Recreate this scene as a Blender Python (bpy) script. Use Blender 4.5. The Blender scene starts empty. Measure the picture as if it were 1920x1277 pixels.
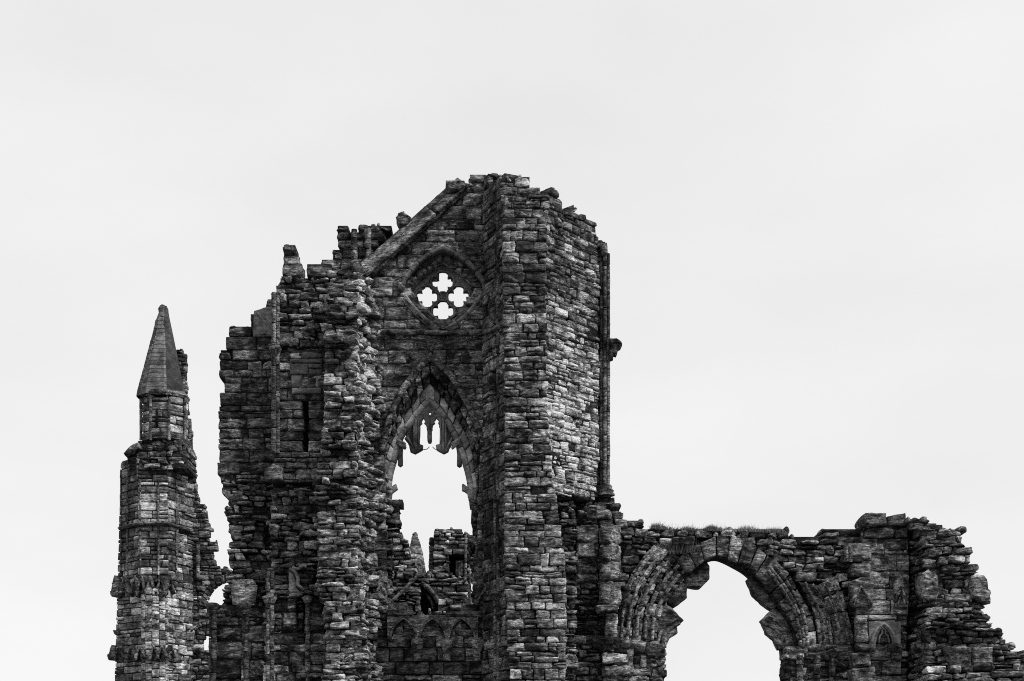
import bpy, bmesh, math, random
import numpy as np
from mathutils import Vector
from mathutils.geometry import tessellate_polygon

# ------------------------------------------------------------------ camera, sky, sun, exposure
SC = bpy.context.scene
COL = SC.collection
F, HY, CX, EYE = 2812.5, 1500.0, 960.0, 1.7      # focal length and horizon in photo pixels, eye height in metres

cam_data = bpy.data.cameras.new("camera")
cam_data.sensor_width = 36.0
cam_data.lens = F / 1920.0 * 36.0
cam_data.shift_y = (HY - 638.5) / 1920.0          # level camera with a rising front: uprights stay upright
cam_data.clip_start = 0.5
cam_data.clip_end = 8000.0
cam = bpy.data.objects.new("camera", cam_data)
cam.location = (0, 0, EYE)
cam.rotation_euler = (math.radians(90), 0, 0)
COL.objects.link(cam)
SC.camera = cam

SUN_EL, SUN_AZ = math.radians(47), math.radians(116)   # azimuth clockwise from the view direction (+Y): right and a little behind
world = bpy.data.worlds.new("World")
SC.world = world
world.use_nodes = True
wn, wl = world.node_tree.nodes, world.node_tree.links
wn.clear()
w_out = wn.new("ShaderNodeOutputWorld")
w_bg = wn.new("ShaderNodeBackground")
w_bg.inputs["Strength"].default_value = 0.1
w_sky = wn.new("ShaderNodeTexSky")
w_sky.sky_type = 'NISHITA'
w_sky.sun_disc = False
w_sky.sun_elevation = SUN_EL
w_sky.sun_rotation = SUN_AZ
w_bw = wn.new("ShaderNodeRGBToBW")
w_co = wn.new("ShaderNodeTexCoord")
w_map = wn.new("ShaderNodeMapping")
w_map.inputs["Scale"].default_value = (1.6, 1.6, 4.0)
w_noise = wn.new("ShaderNodeTexNoise")
w_noise.inputs["Scale"].default_value = 1.7
w_noise.inputs["Detail"].default_value = 4.0
w_ramp = wn.new("ShaderNodeMapRange")
w_ramp.inputs["From Min"].default_value = 0.3
w_ramp.inputs["From Max"].default_value = 0.7
w_ramp.inputs["To Min"].default_value = 2.98      # overcast cloud sheet, nearly even
w_ramp.inputs["To Max"].default_value = 3.36
w_mix = wn.new("ShaderNodeMix")
w_mix.data_type = 'FLOAT'
w_mix.inputs[0].default_value = 0.96
wl.new(w_sky.outputs[0], w_bw.inputs[0])
wl.new(w_co.outputs["Generated"], w_map.inputs[0])
wl.new(w_map.outputs[0], w_noise.inputs["Vector"])
wl.new(w_noise.outputs[0], w_ramp.inputs[0])
wl.new(w_bw.outputs[0], w_mix.inputs[2])
wl.new(w_ramp.outputs[0], w_mix.inputs[3])
wl.new(w_mix.outputs[0], w_bg.inputs["Color"])
wl.new(w_bg.outputs[0], w_out.inputs[0])

sun_data = bpy.data.lights.new("sun", 'SUN')
sun_data.energy = 1.5
sun_data.angle = math.radians(20)
sun_data.color = (1.0, 1.0, 1.0)                  # black and white photograph
sun = bpy.data.objects.new("sun", sun_data)
_d = Vector((math.sin(SUN_AZ) * math.cos(SUN_EL), math.cos(SUN_AZ) * math.cos(SUN_EL), math.sin(SUN_EL)))
sun.rotation_euler = _d.to_track_quat('Z', 'Y').to_euler()
sun.location = (60, -40, 90)
COL.objects.link(sun)

SC.render.engine = 'CYCLES'
SC.view_settings.view_transform = 'Standard'
SC.view_settings.look = 'None'
SC.view_settings.exposure = 1.45
SC.view_settings.gamma = 1.0
SC.cycles.use_denoising = False                   # keep the stone grain
SC.cycles.filter_width = 1.0
SC.cycles.max_bounces = 4
SC.cycles.diffuse_bounces = 2
SC.cycles.glossy_bounces = 1

# ------------------------------------------------------------------ materials
def stone_material(name, strata=1.0, bump=1.0, rough=0.93, scale=1.0, contrast=1.0):
    m = bpy.data.materials.new(name)
    m.use_nodes = True
    nt = m.node_tree
    N, L = nt.nodes, nt.links
    bsdf = N["Principled BSDF"]
    bsdf.inputs["Roughness"].default_value = rough
    bsdf.inputs["Specular IOR Level"].default_value = 0.12
    co = N.new("ShaderNodeTexCoord")
    tone = N.new("ShaderNodeAttribute"); tone.attribute_name = "tone"
    seed = N.new("ShaderNodeAttribute"); seed.attribute_name = "seed"
    sep = N.new("ShaderNodeSeparateXYZ")
    L.new(co.outputs["Object"], sep.inputs[0])

    def math_node(op, a, b=None, c=None):
        n = N.new("ShaderNodeMath"); n.operation = op
        for i, v in enumerate((a, b, c)):
            if v is None: continue
            if isinstance(v, (int, float)): n.inputs[i].default_value = v
            else: L.new(v, n.inputs[i])
        return n.outputs[0]
    # each block has its own bedding tilt and its own piece of the noise
    tilt = math_node('MULTIPLY', math_node('SUBTRACT', seed.outputs["Fac"], 0.5), 0.45)
    zt = math_node('MULTIPLY_ADD', sep.outputs[0], tilt, sep.outputs[2])
    yo = math_node('MULTIPLY_ADD', seed.outputs["Fac"], 37.0, sep.outputs[1])
    cmb = N.new("ShaderNodeCombineXYZ")
    L.new(sep.outputs[0], cmb.inputs[0]); L.new(yo, cmb.inputs[1]); L.new(zt, cmb.inputs[2])

    def noise(sx, sz, detail, rgh, dist=0.0):
        mp = N.new("ShaderNodeMapping")
        mp.inputs["Scale"].default_value = (sx * scale, sx * scale, sz * scale)
        L.new(cmb.outputs[0], mp.inputs[0])
        n = N.new("ShaderNodeTexNoise")
        n.inputs["Scale"].default_value = 1.0
        n.inputs["Detail"].default_value = detail
        n.inputs["Roughness"].default_value = rgh
        n.inputs["Distortion"].default_value = dist
        L.new(mp.outputs[0], n.inputs["Vector"])
        return n.outputs[0]

    def rng(v, a, b, c, d):
        n = N.new("ShaderNodeMapRange")
        n.inputs["From Min"].default_value = a; n.inputs["From Max"].default_value = b
        n.inputs["To Min"].default_value = c; n.inputs["To Max"].default_value = d
        L.new(v, n.inputs[0])
        return n.outputs[0]
    blot = noise(2.2, 2.6, 5, 0.62, 0.4)          # soot and lichen blotches
    bed = noise(1.7, 12.0, 5, 0.66, 1.0)          # bedding of the sandstone
    pit = noise(9.0, 15.0, 4, 0.66, 0.3)          # pitting
    k = 0.5 * contrast
    a = rng(blot, 0.38, 0.66, 1.0 - k * 1.2, 1.0 + k * 2.0)
    b = rng(bed, 0.40, 0.62, 1.0 - k * 0.75 * strata, 1.0 + k * 0.8 * strata)
    c = rng(pit, 0.40, 0.60, 1.0 - k * 0.85, 1.0 + k * 0.7)
    mp = N.new("ShaderNodeMapping"); mp.inputs["Scale"].default_value = (0.75, 0.75, 0.42)
    L.new(co.outputs["Object"], mp.inputs[0])
    sn = N.new("ShaderNodeTexNoise"); sn.inputs["Scale"].default_value = 1.0; sn.inputs["Detail"].default_value = 5; sn.inputs["Distortion"].default_value = 0.6
    L.new(mp.outputs[0], sn.inputs["Vector"])
    st = rng(sn.outputs[0], 0.34, 0.66, 0.55, 1.55)       # old soot and washed patches across the courses
    a = math_node('MULTIPLY', a, st)
    t = math_node('MULTIPLY', math_node('MULTIPLY', a, b), math_node('MULTIPLY', c, tone.outputs["Fac"]))
    t = math_node('MINIMUM', math_node('MAXIMUM', t, 0.012), 0.8)
    rgb = N.new("ShaderNodeCombineColor")
    for i in range(3): L.new(t, rgb.inputs[i])
    L.new(rgb.outputs[0], bsdf.inputs["Base Color"])
    h = math_node('ADD', math_node('MULTIPLY', bed, 1.3 * strata), math_node('MULTIPLY', pit, 0.55))
    bp = N.new("ShaderNodeBump")
    bp.inputs["Strength"].default_value = 1.0
    bp.inputs["Distance"].default_value = 0.15 * bump / scale
    L.new(h, bp.inputs["Height"])
    L.new(bp.outputs[0], bsdf.inputs["Normal"])
    return m


def plain_material(name, v, rough=0.9, var=0.4, scale=8.0):
    m = bpy.data.materials.new(name)
    m.use_nodes = True
    N, L = m.node_tree.nodes, m.node_tree.links
    b = N["Principled BSDF"]
    b.inputs["Roughness"].default_value = rough
    b.inputs["Specular IOR Level"].default_value = 0.15
    n = N.new("ShaderNodeTexNoise"); n.inputs["Scale"].default_value = scale; n.inputs["Detail"].default_value = 5
    r = N.new("ShaderNodeMapRange")
    r.inputs["From Min"].default_value = 0.3; r.inputs["From Max"].default_value = 0.7
    r.inputs["To Min"].default_value = v * (1 - var); r.inputs["To Max"].default_value = v * (1 + var)
    L.new(n.outputs[0], r.inputs[0])
    c = N.new("ShaderNodeCombineColor")
    for i in range(3): L.new(r.outputs[0], c.inputs[i])
    L.new(c.outputs[0], b.inputs["Base Color"])
    return m


M_STONE = stone_material("weathered_sandstone", contrast=1.3, bump=1.15)
M_FAR = stone_material("weathered_sandstone_far", scale=0.75, bump=0.8, contrast=1.15)
M_SMOOTH = stone_material("dressed_sandstone", strata=0.45, bump=0.3, contrast=0.65)
M_TURRET = stone_material("weathered_sandstone_turret", scale=0.8, bump=0.6, contrast=1.05)
M_IRON = plain_material("old_iron", 0.02, 0.6)
M_GRASS = plain_material("dry_grass", 0.14, 0.9, 0.6, 3.0)
M_GRASS_GROUND = plain_material("turf", 0.07, 0.95, 0.5, 0.6)

# ------------------------------------------------------------------ noise
def _hash(ix, iy, iz):
    h = (ix * 374761393 + iy * 668265263 + iz * 2147483647 * 3 + iz * 40503) & 0xffffffff
    h = ((h ^ (h >> 13)) * 1274126177) & 0xffffffff
    h = ((h ^ (h >> 16)) * 2246822519) & 0xffffffff
    h = h ^ (h >> 15)
    return (h & 0xffff).astype(np.float64) / 32767.5 - 1.0


def vnoise(p):
    i = np.floor(p).astype(np.int64)
    f = p - i
    f = f * f * (3 - 2 * f)
    out = 0
    for dx in (0, 1):
        wx = f[:, 0] if dx else 1 - f[:, 0]
        for dy in (0, 1):
            wy = f[:, 1] if dy else 1 - f[:, 1]
            for dz in (0, 1):
                wz = f[:, 2] if dz else 1 - f[:, 2]
                out = out + wx * wy * wz * _hash(i[:, 0] + dx, i[:, 1] + dy, i[:, 2] + dz)
    return out


def fbm(p, o=3):
    s, a = 0, 1.0
    for k in range(o):
        s = s + a * vnoise(p * (2.03 ** k) + 17.3 * k)
        a *= 0.55
    return s


# ------------------------------------------------------------------ upright plane given by two photo columns and their distances
class Face:
    def __init__(self, A, B):
        a = np.array(((A[0] - CX) * A[1] / F, A[1]))
        b = np.array(((B[0] - CX) * B[1] / F, B[1]))
        self.a = a
        self.U = (b - a) / np.linalg.norm(b - a)
        self.N = np.array((self.U[1], -self.U[0]))
        self.k = float(a @ self.N)

    def uv(self, px, py, d=0.0):
        r = np.array(((px - CX) / F, 1.0))
        t = (self.k + d) / float(r @ self.N)
        p = r * t
        return (float((p - self.a) @ self.U), EYE + (HY - py) / F * t)

    def px(self, u, v):
        p = self.a + self.U * u
        return (CX + F * p[0] / p[1], HY - F * (v - EYE) / p[1])

    def world(self, u, v, d):
        u = np.asarray(u, float); v = np.asarray(v, float); d = np.asarray(d, float)
        return np.stack([self.a[0] + self.U[0] * u + self.N[0] * d,
                         self.a[1] + self.U[1] * u + self.N[1] * d, v + 0 * u], -1)

    def pxm(self):
        return self.a[1] / F


def flat(Y, x0=900): return Face((x0, Y), (x0 + 100, Y))


# ------------------------------------------------------------------ one mesh under construction
class Batch:
    def __init__(self, seed=1):
        self.V, self.A, self.T, self.S, self.O = [], [], [], [], []
        self.faces4, self.faces3 = [], []
        self.n = 0
        self.pieces = []
        self.rng = random.Random(seed)

    def add(self, verts, quads=None, tris=None, amp=0.02, tone=0.1, seed=None, noff=None):
        k = len(verts)
        self.V.append(np.asarray(verts, float))
        self.A.append(np.broadcast_to(np.asarray(amp, float), (k,)))
        self.T.append(np.full(k, tone))
        self.S.append(np.full(k, self.rng.random() if seed is None else seed))
        o = np.array([self.rng.uniform(0, 60) for _ in range(3)]) if noff is None else np.asarray(noff, float)
        self.O.append(np.broadcast_to(o, (k, 3)))
        if quads is not None and len(quads): self.faces4.append(np.asarray(quads, np.int64) + self.n)
        if tris is not None and len(tris): self.faces3.append(np.asarray(tris, np.int64) + self.n)
        self.n += k

    def mark(self):
        """start a new piece"""
        if self.V:
            k = Batch(0); k.__dict__.update({a: getattr(self, a) for a in ('V', 'A', 'T', 'S', 'O', 'faces4', 'faces3', 'n')})
            self.pieces.append(k)
        self.V, self.A, self.T, self.S, self.O = [], [], [], [], []
        self.faces4, self.faces3 = [], []
        self.n = 0

    def each(self, name, mat, parent=None):
        self.mark()
        return [k.build(name, mat, parent) for k in self.pieces]

    def build(self, name, mat, parent=None, smooth=False, freq=8.0):
        V = np.concatenate(self.V); A = np.concatenate(self.A); O = np.concatenate(self.O)
        p = V + O
        q = p * np.array((freq * 0.55, freq * 0.55, freq * 1.5))
        n1 = fbm(q, 3)
        tt = n1 * 2.2
        fl = np.floor(tt); fr = np.clip((tt - fl - .28) / .44, 0, 1)
        n1 = .45 * n1 + .55 * (fl + fr * fr * (3 - 2 * fr)) / 2.2
        n2 = fbm(p * freq + 91.7, 2)
        n3 = fbm(p * freq * 0.8 + 33.1, 2)
        V = V + np.stack([n2 * 0.6, -np.abs(n1) * 0.2 + n1 * 0.9, n3 * 0.45], -1) * A[:, None]
        loc = Vector((0, 0, 0))
        if parent is not None:
            loc = ROOTS[parent.name]
        ROOT = np.array(loc)
        V = V - ROOT
        f4 = np.concatenate(self.faces4) if self.faces4 else np.zeros((0, 4), np.int64)
        f3 = np.concatenate(self.faces3) if self.faces3 else np.zeros((0, 3), np.int64)
        me = bpy.data.meshes.new(name)
        nl = f4.size + f3.size
        npoly = len(f4) + len(f3)
        me.vertices.add(len(V)); me.vertices.foreach_set("co", V.astype(np.float32).ravel())
        me.loops.add(nl); me.loops.foreach_set("vertex_index", np.concatenate([f4.ravel(), f3.ravel()]).astype(np.int32))
        me.polygons.add(npoly)
        st = np.concatenate([np.arange(len(f4)) * 4, f4.size + np.arange(len(f3)) * 3]).astype(np.int32)
        me.polygons.foreach_set("loop_start", st)
        me.update(calc_edges=True)
        at = me.attributes.new("tone", 'FLOAT', 'POINT'); at.data.foreach_set("value", np.concatenate(self.T).astype(np.float32))
        at = me.attributes.new("seed", 'FLOAT', 'POINT'); at.data.foreach_set("value", np.concatenate(self.S).astype(np.float32))
        me.materials.append(mat)
        if smooth: me.polygons.foreach_set("use_smooth", np.ones(npoly, bool))
        o = bpy.data.objects.new(name, me)
        COL.objects.link(o)
        if parent is not None:
            o.parent = parent
        ROOTS[o.name] = Vector(ROOT)
        return o


ROOTS = {}


def thing(name, label, cat, loc, group=None):
    o = bpy.data.objects.new(name, None)
    COL.objects.link(o)
    o.location = loc
    o.empty_display_size = 0.5
    o["label"] = label; o["category"] = cat; o["kind"] = "thing"
    if group: o["group"] = group
    bpy.context.view_layer.update()
    ROOTS[o.name] = Vector(loc)
    return o


def lab(o, label): o["label"] = label; return o


# ------------------------------------------------------------------ one stone: a warped, rounded, roughened block on a face
def stone(b, face, quad, front, back, rnd=0.1, dome=0.02, edge=0.03, tilt=(0, 0), amp=0.015, tone=0.1, res=0.055, cap=False, jit=0.0, curve=None):
    (ax, ay), (bx, by), (cx, cy), (dx, dy) = quad           # bottom-left, bottom-right, top-right, top-left
    R = b.rng
    if jit:
        ax += R.uniform(-jit, jit); ay += R.uniform(-jit, jit); bx += R.uniform(-jit, jit); by += R.uniform(-jit, jit)
        cx += R.uniform(-jit, jit); cy += R.uniform(-jit, jit); dx += R.uniform(-jit, jit); dy += R.uniform(-jit, jit)
    w = max(math.hypot(bx - ax, by - ay), math.hypot(cx - dx, cy - dy))
    h = max(math.hypot(dx - ax, dy - ay), math.hypot(cx - bx, cy - by))
    nx = max(2, min(20, int(round(w / res)))); nz = max(2, min(20, int(round(h / res))))
    s = np.linspace(-1, 1, nx + 1); t = np.linspace(-1, 1, nz + 1)
    s = np.sign(s) * np.abs(s) ** 0.8; t = np.sign(t) * np.abs(t) ** 0.8
    S, Tt = np.meshgrid(s, t)
    S = S.ravel(); Tt = Tt.ravel()
    s2 = S * (1 - rnd * Tt ** 4); t2 = Tt * (1 - rnd * S ** 4)

    def pos(s_, t_):
        p, q = (s_ + 1) / 2, (t_ + 1) / 2
        return ((ax * (1 - p) + bx * p) * (1 - q) + (dx * (1 - p) + cx * p) * q,
                (ay * (1 - p) + by * p) * (1 - q) + (dy * (1 - p) + cy * p) * q)
    inset = min(0.25, edge * 0.7 / max(0.08, min(w, h)) * 2)
    u, v = pos(s2 * (1 - inset * np.abs(S) ** 6), t2 * (1 - inset * np.abs(Tt) ** 6))
    m = np.maximum(np.abs(S), np.abs(Tt))
    d = front + dome * ((1 - S ** 2) * (1 - Tt ** 2) - 0.3) - edge * m ** 7 + tilt[0] * S + tilt[1] * Tt
    if curve: d = d - curve * S ** 2
    idx = np.arange((nx + 1) * (nz + 1)).reshape(nz + 1, nx + 1)
    q = np.stack([idx[:-1, :-1], idx[:-1, 1:], idx[1:, 1:], idx[1:, :-1]], -1).reshape(-1, 4)
    loop = np.concatenate([idx[0, :-1], idx[:-1, -1], idx[-1, :0:-1], idx[:0:-1, 0]])
    nlp = len(loop)
    us, vs, ds, qs, amps = [u], [v], [d], [q], [np.full(len(u), amp)]
    depth = front - back
    levels = [(0.4 * edge + 0.01, 1.0)] + ([(depth * f, 1.0) for f in (0.2, 0.45, 0.72)] if depth > 0.6 else []) + [(depth, 1.0)]
    prev = loop; base = len(u)
    lu, lv = pos(s2[loop], t2[loop])
    for (dd, sh) in levels:
        us.append(lu); vs.append(lv)
        ds.append(np.maximum(d[loop] - dd, back) if dd < depth else np.full(nlp, back))
        amps.append(np.full(nlp, amp * 0.8))
        cur = np.arange(nlp) + base
        qs.append(np.stack([prev, np.roll(prev, -1), np.roll(cur, -1), cur], -1)[:, ::-1])
        prev = cur; base += nlp
    tris = None
    if cap:
        cu, cv = pos(np.array([0.0]), np.array([0.0]))
        us.append(cu); vs.append(cv); ds.append(np.array([back])); amps.append(np.array([0.0]))
        tris = np.stack([prev, np.full(nlp, base), np.roll(prev, -1)], -1)[:, ::-1]
    W = face.world(np.concatenate(us), np.concatenate(vs), np.concatenate(ds))
    b.add(W, np.concatenate(qs), tris, np.concatenate(amps), tone)


def box(b, face, u0, u1, v0, v1, d0, d1, tone=0.08, amp=0.0):
    U = [u0, u1, u1, u0, u0, u1, u1, u0]; Vv = [v0, v0, v1, v1, v0, v0, v1, v1]; D = [d0] * 4 + [d1] * 4
    b.add(face.world(U, Vv, D), [(0, 1, 2, 3), (5, 4, 7, 6), (1, 5, 6, 2), (4, 0, 3, 7), (3, 2, 6, 7), (4, 5, 1, 0)], None, amp, tone)


STY = {
    # course heights, widths (m), gap, joint depth, protrusion lo/hi, jitter, rounding, dome, edge, noise amp, undulation, tone spread, hole chance, split chance
    'ashlar': dict(step=0.0, ch=(.28, .46), w=(.40, 1.05), gap=.013, rec=.06, pr=(-.025, .025), jit=.010, rnd=.012, dome=.006, edge=.012, amp=.026, und=.014, ts=.42, hole=0, split=.10, erode=.40),
    'squared': dict(step=0.015, ch=(.20, .40), w=(.26, .85), gap=.011, rec=.055, pr=(-.035, .035), jit=.024, rnd=.03, dome=.010, edge=.017, amp=.036, und=.06, ts=.50, hole=.004, split=.22, erode=.25),
    'rubble': dict(step=0.05, ch=(.12, .27), w=(.18, .62), gap=.016, rec=.15, pr=(-.10, .11), jit=.042, rnd=.04, dome=.008, edge=.018, amp=.050, und=.08, ts=.52, hole=.03, split=.14, erode=.1),
    'rough': dict(step=0.1, ch=(.15, .34), w=(.24, .80), gap=.016, rec=.19, pr=(-.12, .15), jit=.045, rnd=.045, dome=.010, edge=.019, amp=.060, und=.09, ts=.54, hole=.025, split=.2, erode=.1),
    'turret': dict(step=0.0, ch=(.26, .38), w=(.34, .80), gap=.018, rec=.06, pr=(-.014, .016), jit=.012, rnd=.02, dome=.004, edge=.008, amp=.010, und=.015, ts=.5, hole=0, split=.06, erode=.08),
}


def scan(polys, v):
    xs = []
    for poly in polys:
        n = len(poly)
        for i in range(n):
            (x0, y0), (x1, y1) = poly[i], poly[(i + 1) % n]
            if (y0 <= v < y1) or (y1 <= v < y0):
                xs.append(x0 + (v - y0) / (y1 - y0) * (x1 - x0))
    xs.sort()
    return [(xs[i], xs[i + 1]) for i in range(0, len(xs) - 1, 2)]


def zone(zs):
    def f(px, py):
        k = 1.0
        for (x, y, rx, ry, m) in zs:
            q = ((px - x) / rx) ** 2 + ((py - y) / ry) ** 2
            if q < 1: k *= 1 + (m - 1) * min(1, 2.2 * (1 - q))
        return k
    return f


def masonry(b, face, polys, style, T=1.1, d0=0.0, tone=0.1, zones=None, depthf=None, scale=1.0, ends=True, mortar=0.3, courses=None, wscale=1.0):
    s = dict(STY[style]); R = b.rng
    P = [[face.uv(p[0], p[1], d0) for p in poly] for poly in polys]
    v0 = min(p[1] for poly in P for p in poly); v1 = max(p[1] for poly in P for p in poly)
    zf = zone(zones) if zones else (lambda x, y: 1.0)
    df = depthf or (lambda x, y: 0.0)
    off = np.array([R.uniform(0, 50), R.uniform(0, 50), 0.5])
    v = v1
    cuts = [v1]
    while v > v0 + 0.02:
        v -= R.uniform(*s['ch']) * scale * (0.55 if R.random() < .16 else 1.0)
        cuts.append(max(v, v0))
    prev_joints = []

    def und(u, v_):
        if not s['und']: return 0.0
        return s['und'] * float(vnoise(np.array([[u * 0.45 + off[0], v_ * 0.9 + off[1], 0.5]]))[0])
    for k in range(len(cuts) - 1):
        top, bot = cuts[k], cuts[k + 1]
        if top - bot < 0.06 * scale: continue
        mid = (top + bot) / 2
        cstep = R.uniform(-.8, 1.0) * s['step']
        for (u0, u1) in scan(P, mid):
            L = u1 - u0
            if L < 0.07: continue
            pxm, pym = face.px((u0 + u1) / 2, mid)
            hidden = pym > 1320
            rec = s['rec']
            dm = df(pxm, pym)
            box(b, face, u0 + 0.05, u1 - 0.05, bot, top, d0 - rec + min(0, dm), d0 - T, tone * mortar)
            # split the course
            js = [u0 + (R.uniform(-.02, .02) if ends else 0)]
            while True:
                w = R.uniform(*s['w']) * scale * wscale * (2.0 if hidden else 1.0)
                nxt = js[-1] + w
                if nxt > u1 - s['w'][0] * scale * wscale * 0.75: break
                for pj in prev_joints:
                    if abs(pj - nxt) < 0.07 * scale: nxt += 0.1 * scale
                js.append(nxt)
            js.append(u1 + (R.uniform(-.03, .03) if ends else 0))
            for i in range(len(js) - 1):
                a, c = js[i], js[i + 1]
                first, last = i == 0, i == len(js) - 2
                if R.random() < s['hole'] and not first and not last: continue
                pieces = [(bot, top)]
                if R.random() < s['split'] and (top - bot) > 0.2 * scale:
                    mm = bot + (top - bot) * R.uniform(.35, .65)
                    pieces = [(bot, mm), (mm, top)]
                for (bb, tt) in pieces:
                    ppx, ppy = face.px((a + c) / 2, (bb + tt) / 2)
                    g = s['gap'] * scale
                    quad = [(a + g, bb + g + und(a, bb)), (c - g, bb + g + und(c, bb)), (c - g, tt - g + und(c, tt)), (a + g, tt - g + und(a, tt))]
                    fr = d0 + cstep + R.uniform(*s['pr']) * scale + df(ppx, ppy)
                    amp, dome = s['amp'] * scale, s['dome'] * R.uniform(.4, 1.4)
                    if R.random() < s['erode']:
                        fr -= 0.03 * scale; amp *= 2.0
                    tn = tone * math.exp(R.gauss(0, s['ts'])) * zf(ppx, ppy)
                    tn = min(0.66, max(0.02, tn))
                    end = ends and (first or last)
                    um = (a + c) / 2
                    bare = tt == top and not any(x0 < um < x1 for x0, x1 in scan(P, top + 0.15 * scale)) and not hidden
                    rn = s['rnd'] * R.uniform(.3, 1.6)
                    if bare:
                        rn += R.uniform(.05, .2); amp *= 1.5
                        quad[2] = (quad[2][0] - R.uniform(0, .06), quad[2][1] - R.uniform(-.02, .10)); quad[3] = (quad[3][0] + R.uniform(0, .06), quad[3][1] - R.uniform(-.02, .10))
                        x = a
                        while x < c - .1:
                            w = R.uniform(.1, .3)
                            if R.random() < .5:
                                hh = R.uniform(.05, .13)
                                stone(b, face, [(x, tt - .1), (x + w, tt - .1), (x + w * .8, tt + hh * R.uniform(.5, 1)), (x + w * .15, tt + hh)], fr - R.uniform(.02, .3), d0 - T * R.uniform(.4, .9), .2, .02, .04, (0, 0), .04, tn, cap=True)
                            x += w
                    stone(b, face, quad, fr, (d0 - T if end else d0 - rec - 0.12), rn, dome, s['edge'] * R.uniform(.6, 1.3),
                          (R.uniform(-.5, .5) * s['edge'], R.uniform(-.6, .4) * s['edge']), amp, tn, res=(0.3 if hidden else 0.043 * max(1, face.pxm() / 0.016)), cap=end, jit=s['jit'] * scale)
            prev_joints = js


def base_down(b, face, x0, x1, py, T=1.0, d0=0.0, tone=0.06):
    """plain wall from the bottom of the picture to the ground"""
    u0, v = face.uv(x0, py); u1, _ = face.uv(x1, py)
    box(b, face, u0, u1, -0.3, v, d0, d0 - T, tone)


# ------------------------------------------------------------------ curves drawn on a face
def resample(pts, step):
    out = [np.array(pts[0], float)]
    for a, c in zip(pts[:-1], pts[1:]):
        a = np.array(a, float); c = np.array(c, float)
        n = max(1, int(round(np.linalg.norm(c - a) / step)))
        for k in range(1, n + 1): out.append(a + (c - a) * k / n)
    return np.array(out)


def smooth_pts(pts, n=8):
    """Catmull-Rom through the points"""
    P = [np.array(p, float) for p in pts]
    P = [2 * P[0] - P[1]] + P + [2 * P[-1] - P[-2]]
    out = []
    for i in range(1, len(P) - 2):
        for k in range(n):
            t = k / n
            out.append(0.5 * ((2 * P[i]) + (-P[i - 1] + P[i + 1]) * t + (2 * P[i - 1] - 5 * P[i] + 4 * P[i + 1] - P[i + 2]) * t * t
                              + (-P[i - 1] + 3 * P[i] - 3 * P[i + 1] + P[i + 2]) * t ** 3))
    out.append(P[-2])
    return [tuple(p) for p in out]


def sweep(b, face, pts, prof, tone=0.09, amp=0.01, step=0.12, closed_prof=True, ends=True, block=None, dtrace=None):
    """profile (offset to the left of the path, proud depth) carried along a photo-pixel path on a face; block = joint spacing in m"""
    dm = max(p[1] for p in prof) if dtrace is None else dtrace
    uvs = resample([face.uv(p[0], p[1], dm) for p in pts], step)
    tg = np.gradient(uvs, axis=0)
    tg /= np.linalg.norm(tg, axis=1)[:, None] + 1e-9
    nm = np.stack([-tg[:, 1], tg[:, 0]], -1)
    pr = np.array(prof, float)
    m = len(pr)
    runs = [(0, len(uvs) - 1)]
    if block:
        k = max(1, int(round(block / step)))
        runs = [(i, min(i + k, len(uvs) - 1)) for i in range(0, len(uvs) - 1, k)]
    for (i0, i1) in runs:
        sub = uvs[i0:i1 + 1].copy(); sn = nm[i0:i1 + 1]
        if block and len(sub) > 1:
            g = 0.008
            sub[0] += tg[i0] * g; sub[-1] -= tg[i1] * g
        dd = b.rng.uniform(-.012, .012) if block else 0
        n = len(sub)
        u = sub[:, None, 0] + sn[:, None, 0] * pr[None, :, 0]
        v = sub[:, None, 1] + sn[:, None, 1] * pr[None, :, 0]
        d = np.broadcast_to(pr[None, :, 1] + dd, u.shape)
        W = face.world(u.ravel(), v.ravel(), d.ravel())
        idx = np.arange(n * m).reshape(n, m)
        mm = m if closed_prof else m - 1
        j = np.arange(mm); jn = (j + 1) % m
        q = np.stack([idx[:-1][:, j], idx[1:][:, j], idx[1:][:, jn], idx[:-1][:, jn]], -1).reshape(-1, 4)
        tris = []
        if ends and closed_prof:
            for row, flip in ((0, 0), (n - 1, 1)):
                for k in range(1, m - 1):
                    t = [idx[row, 0], idx[row, k], idx[row, k + 1]]
                    tris.append(t[::-1] if flip else t)
        b.add(W, q, tris, amp, tone * math.exp(b.rng.gauss(0, .25 if block else 0.05)))


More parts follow.
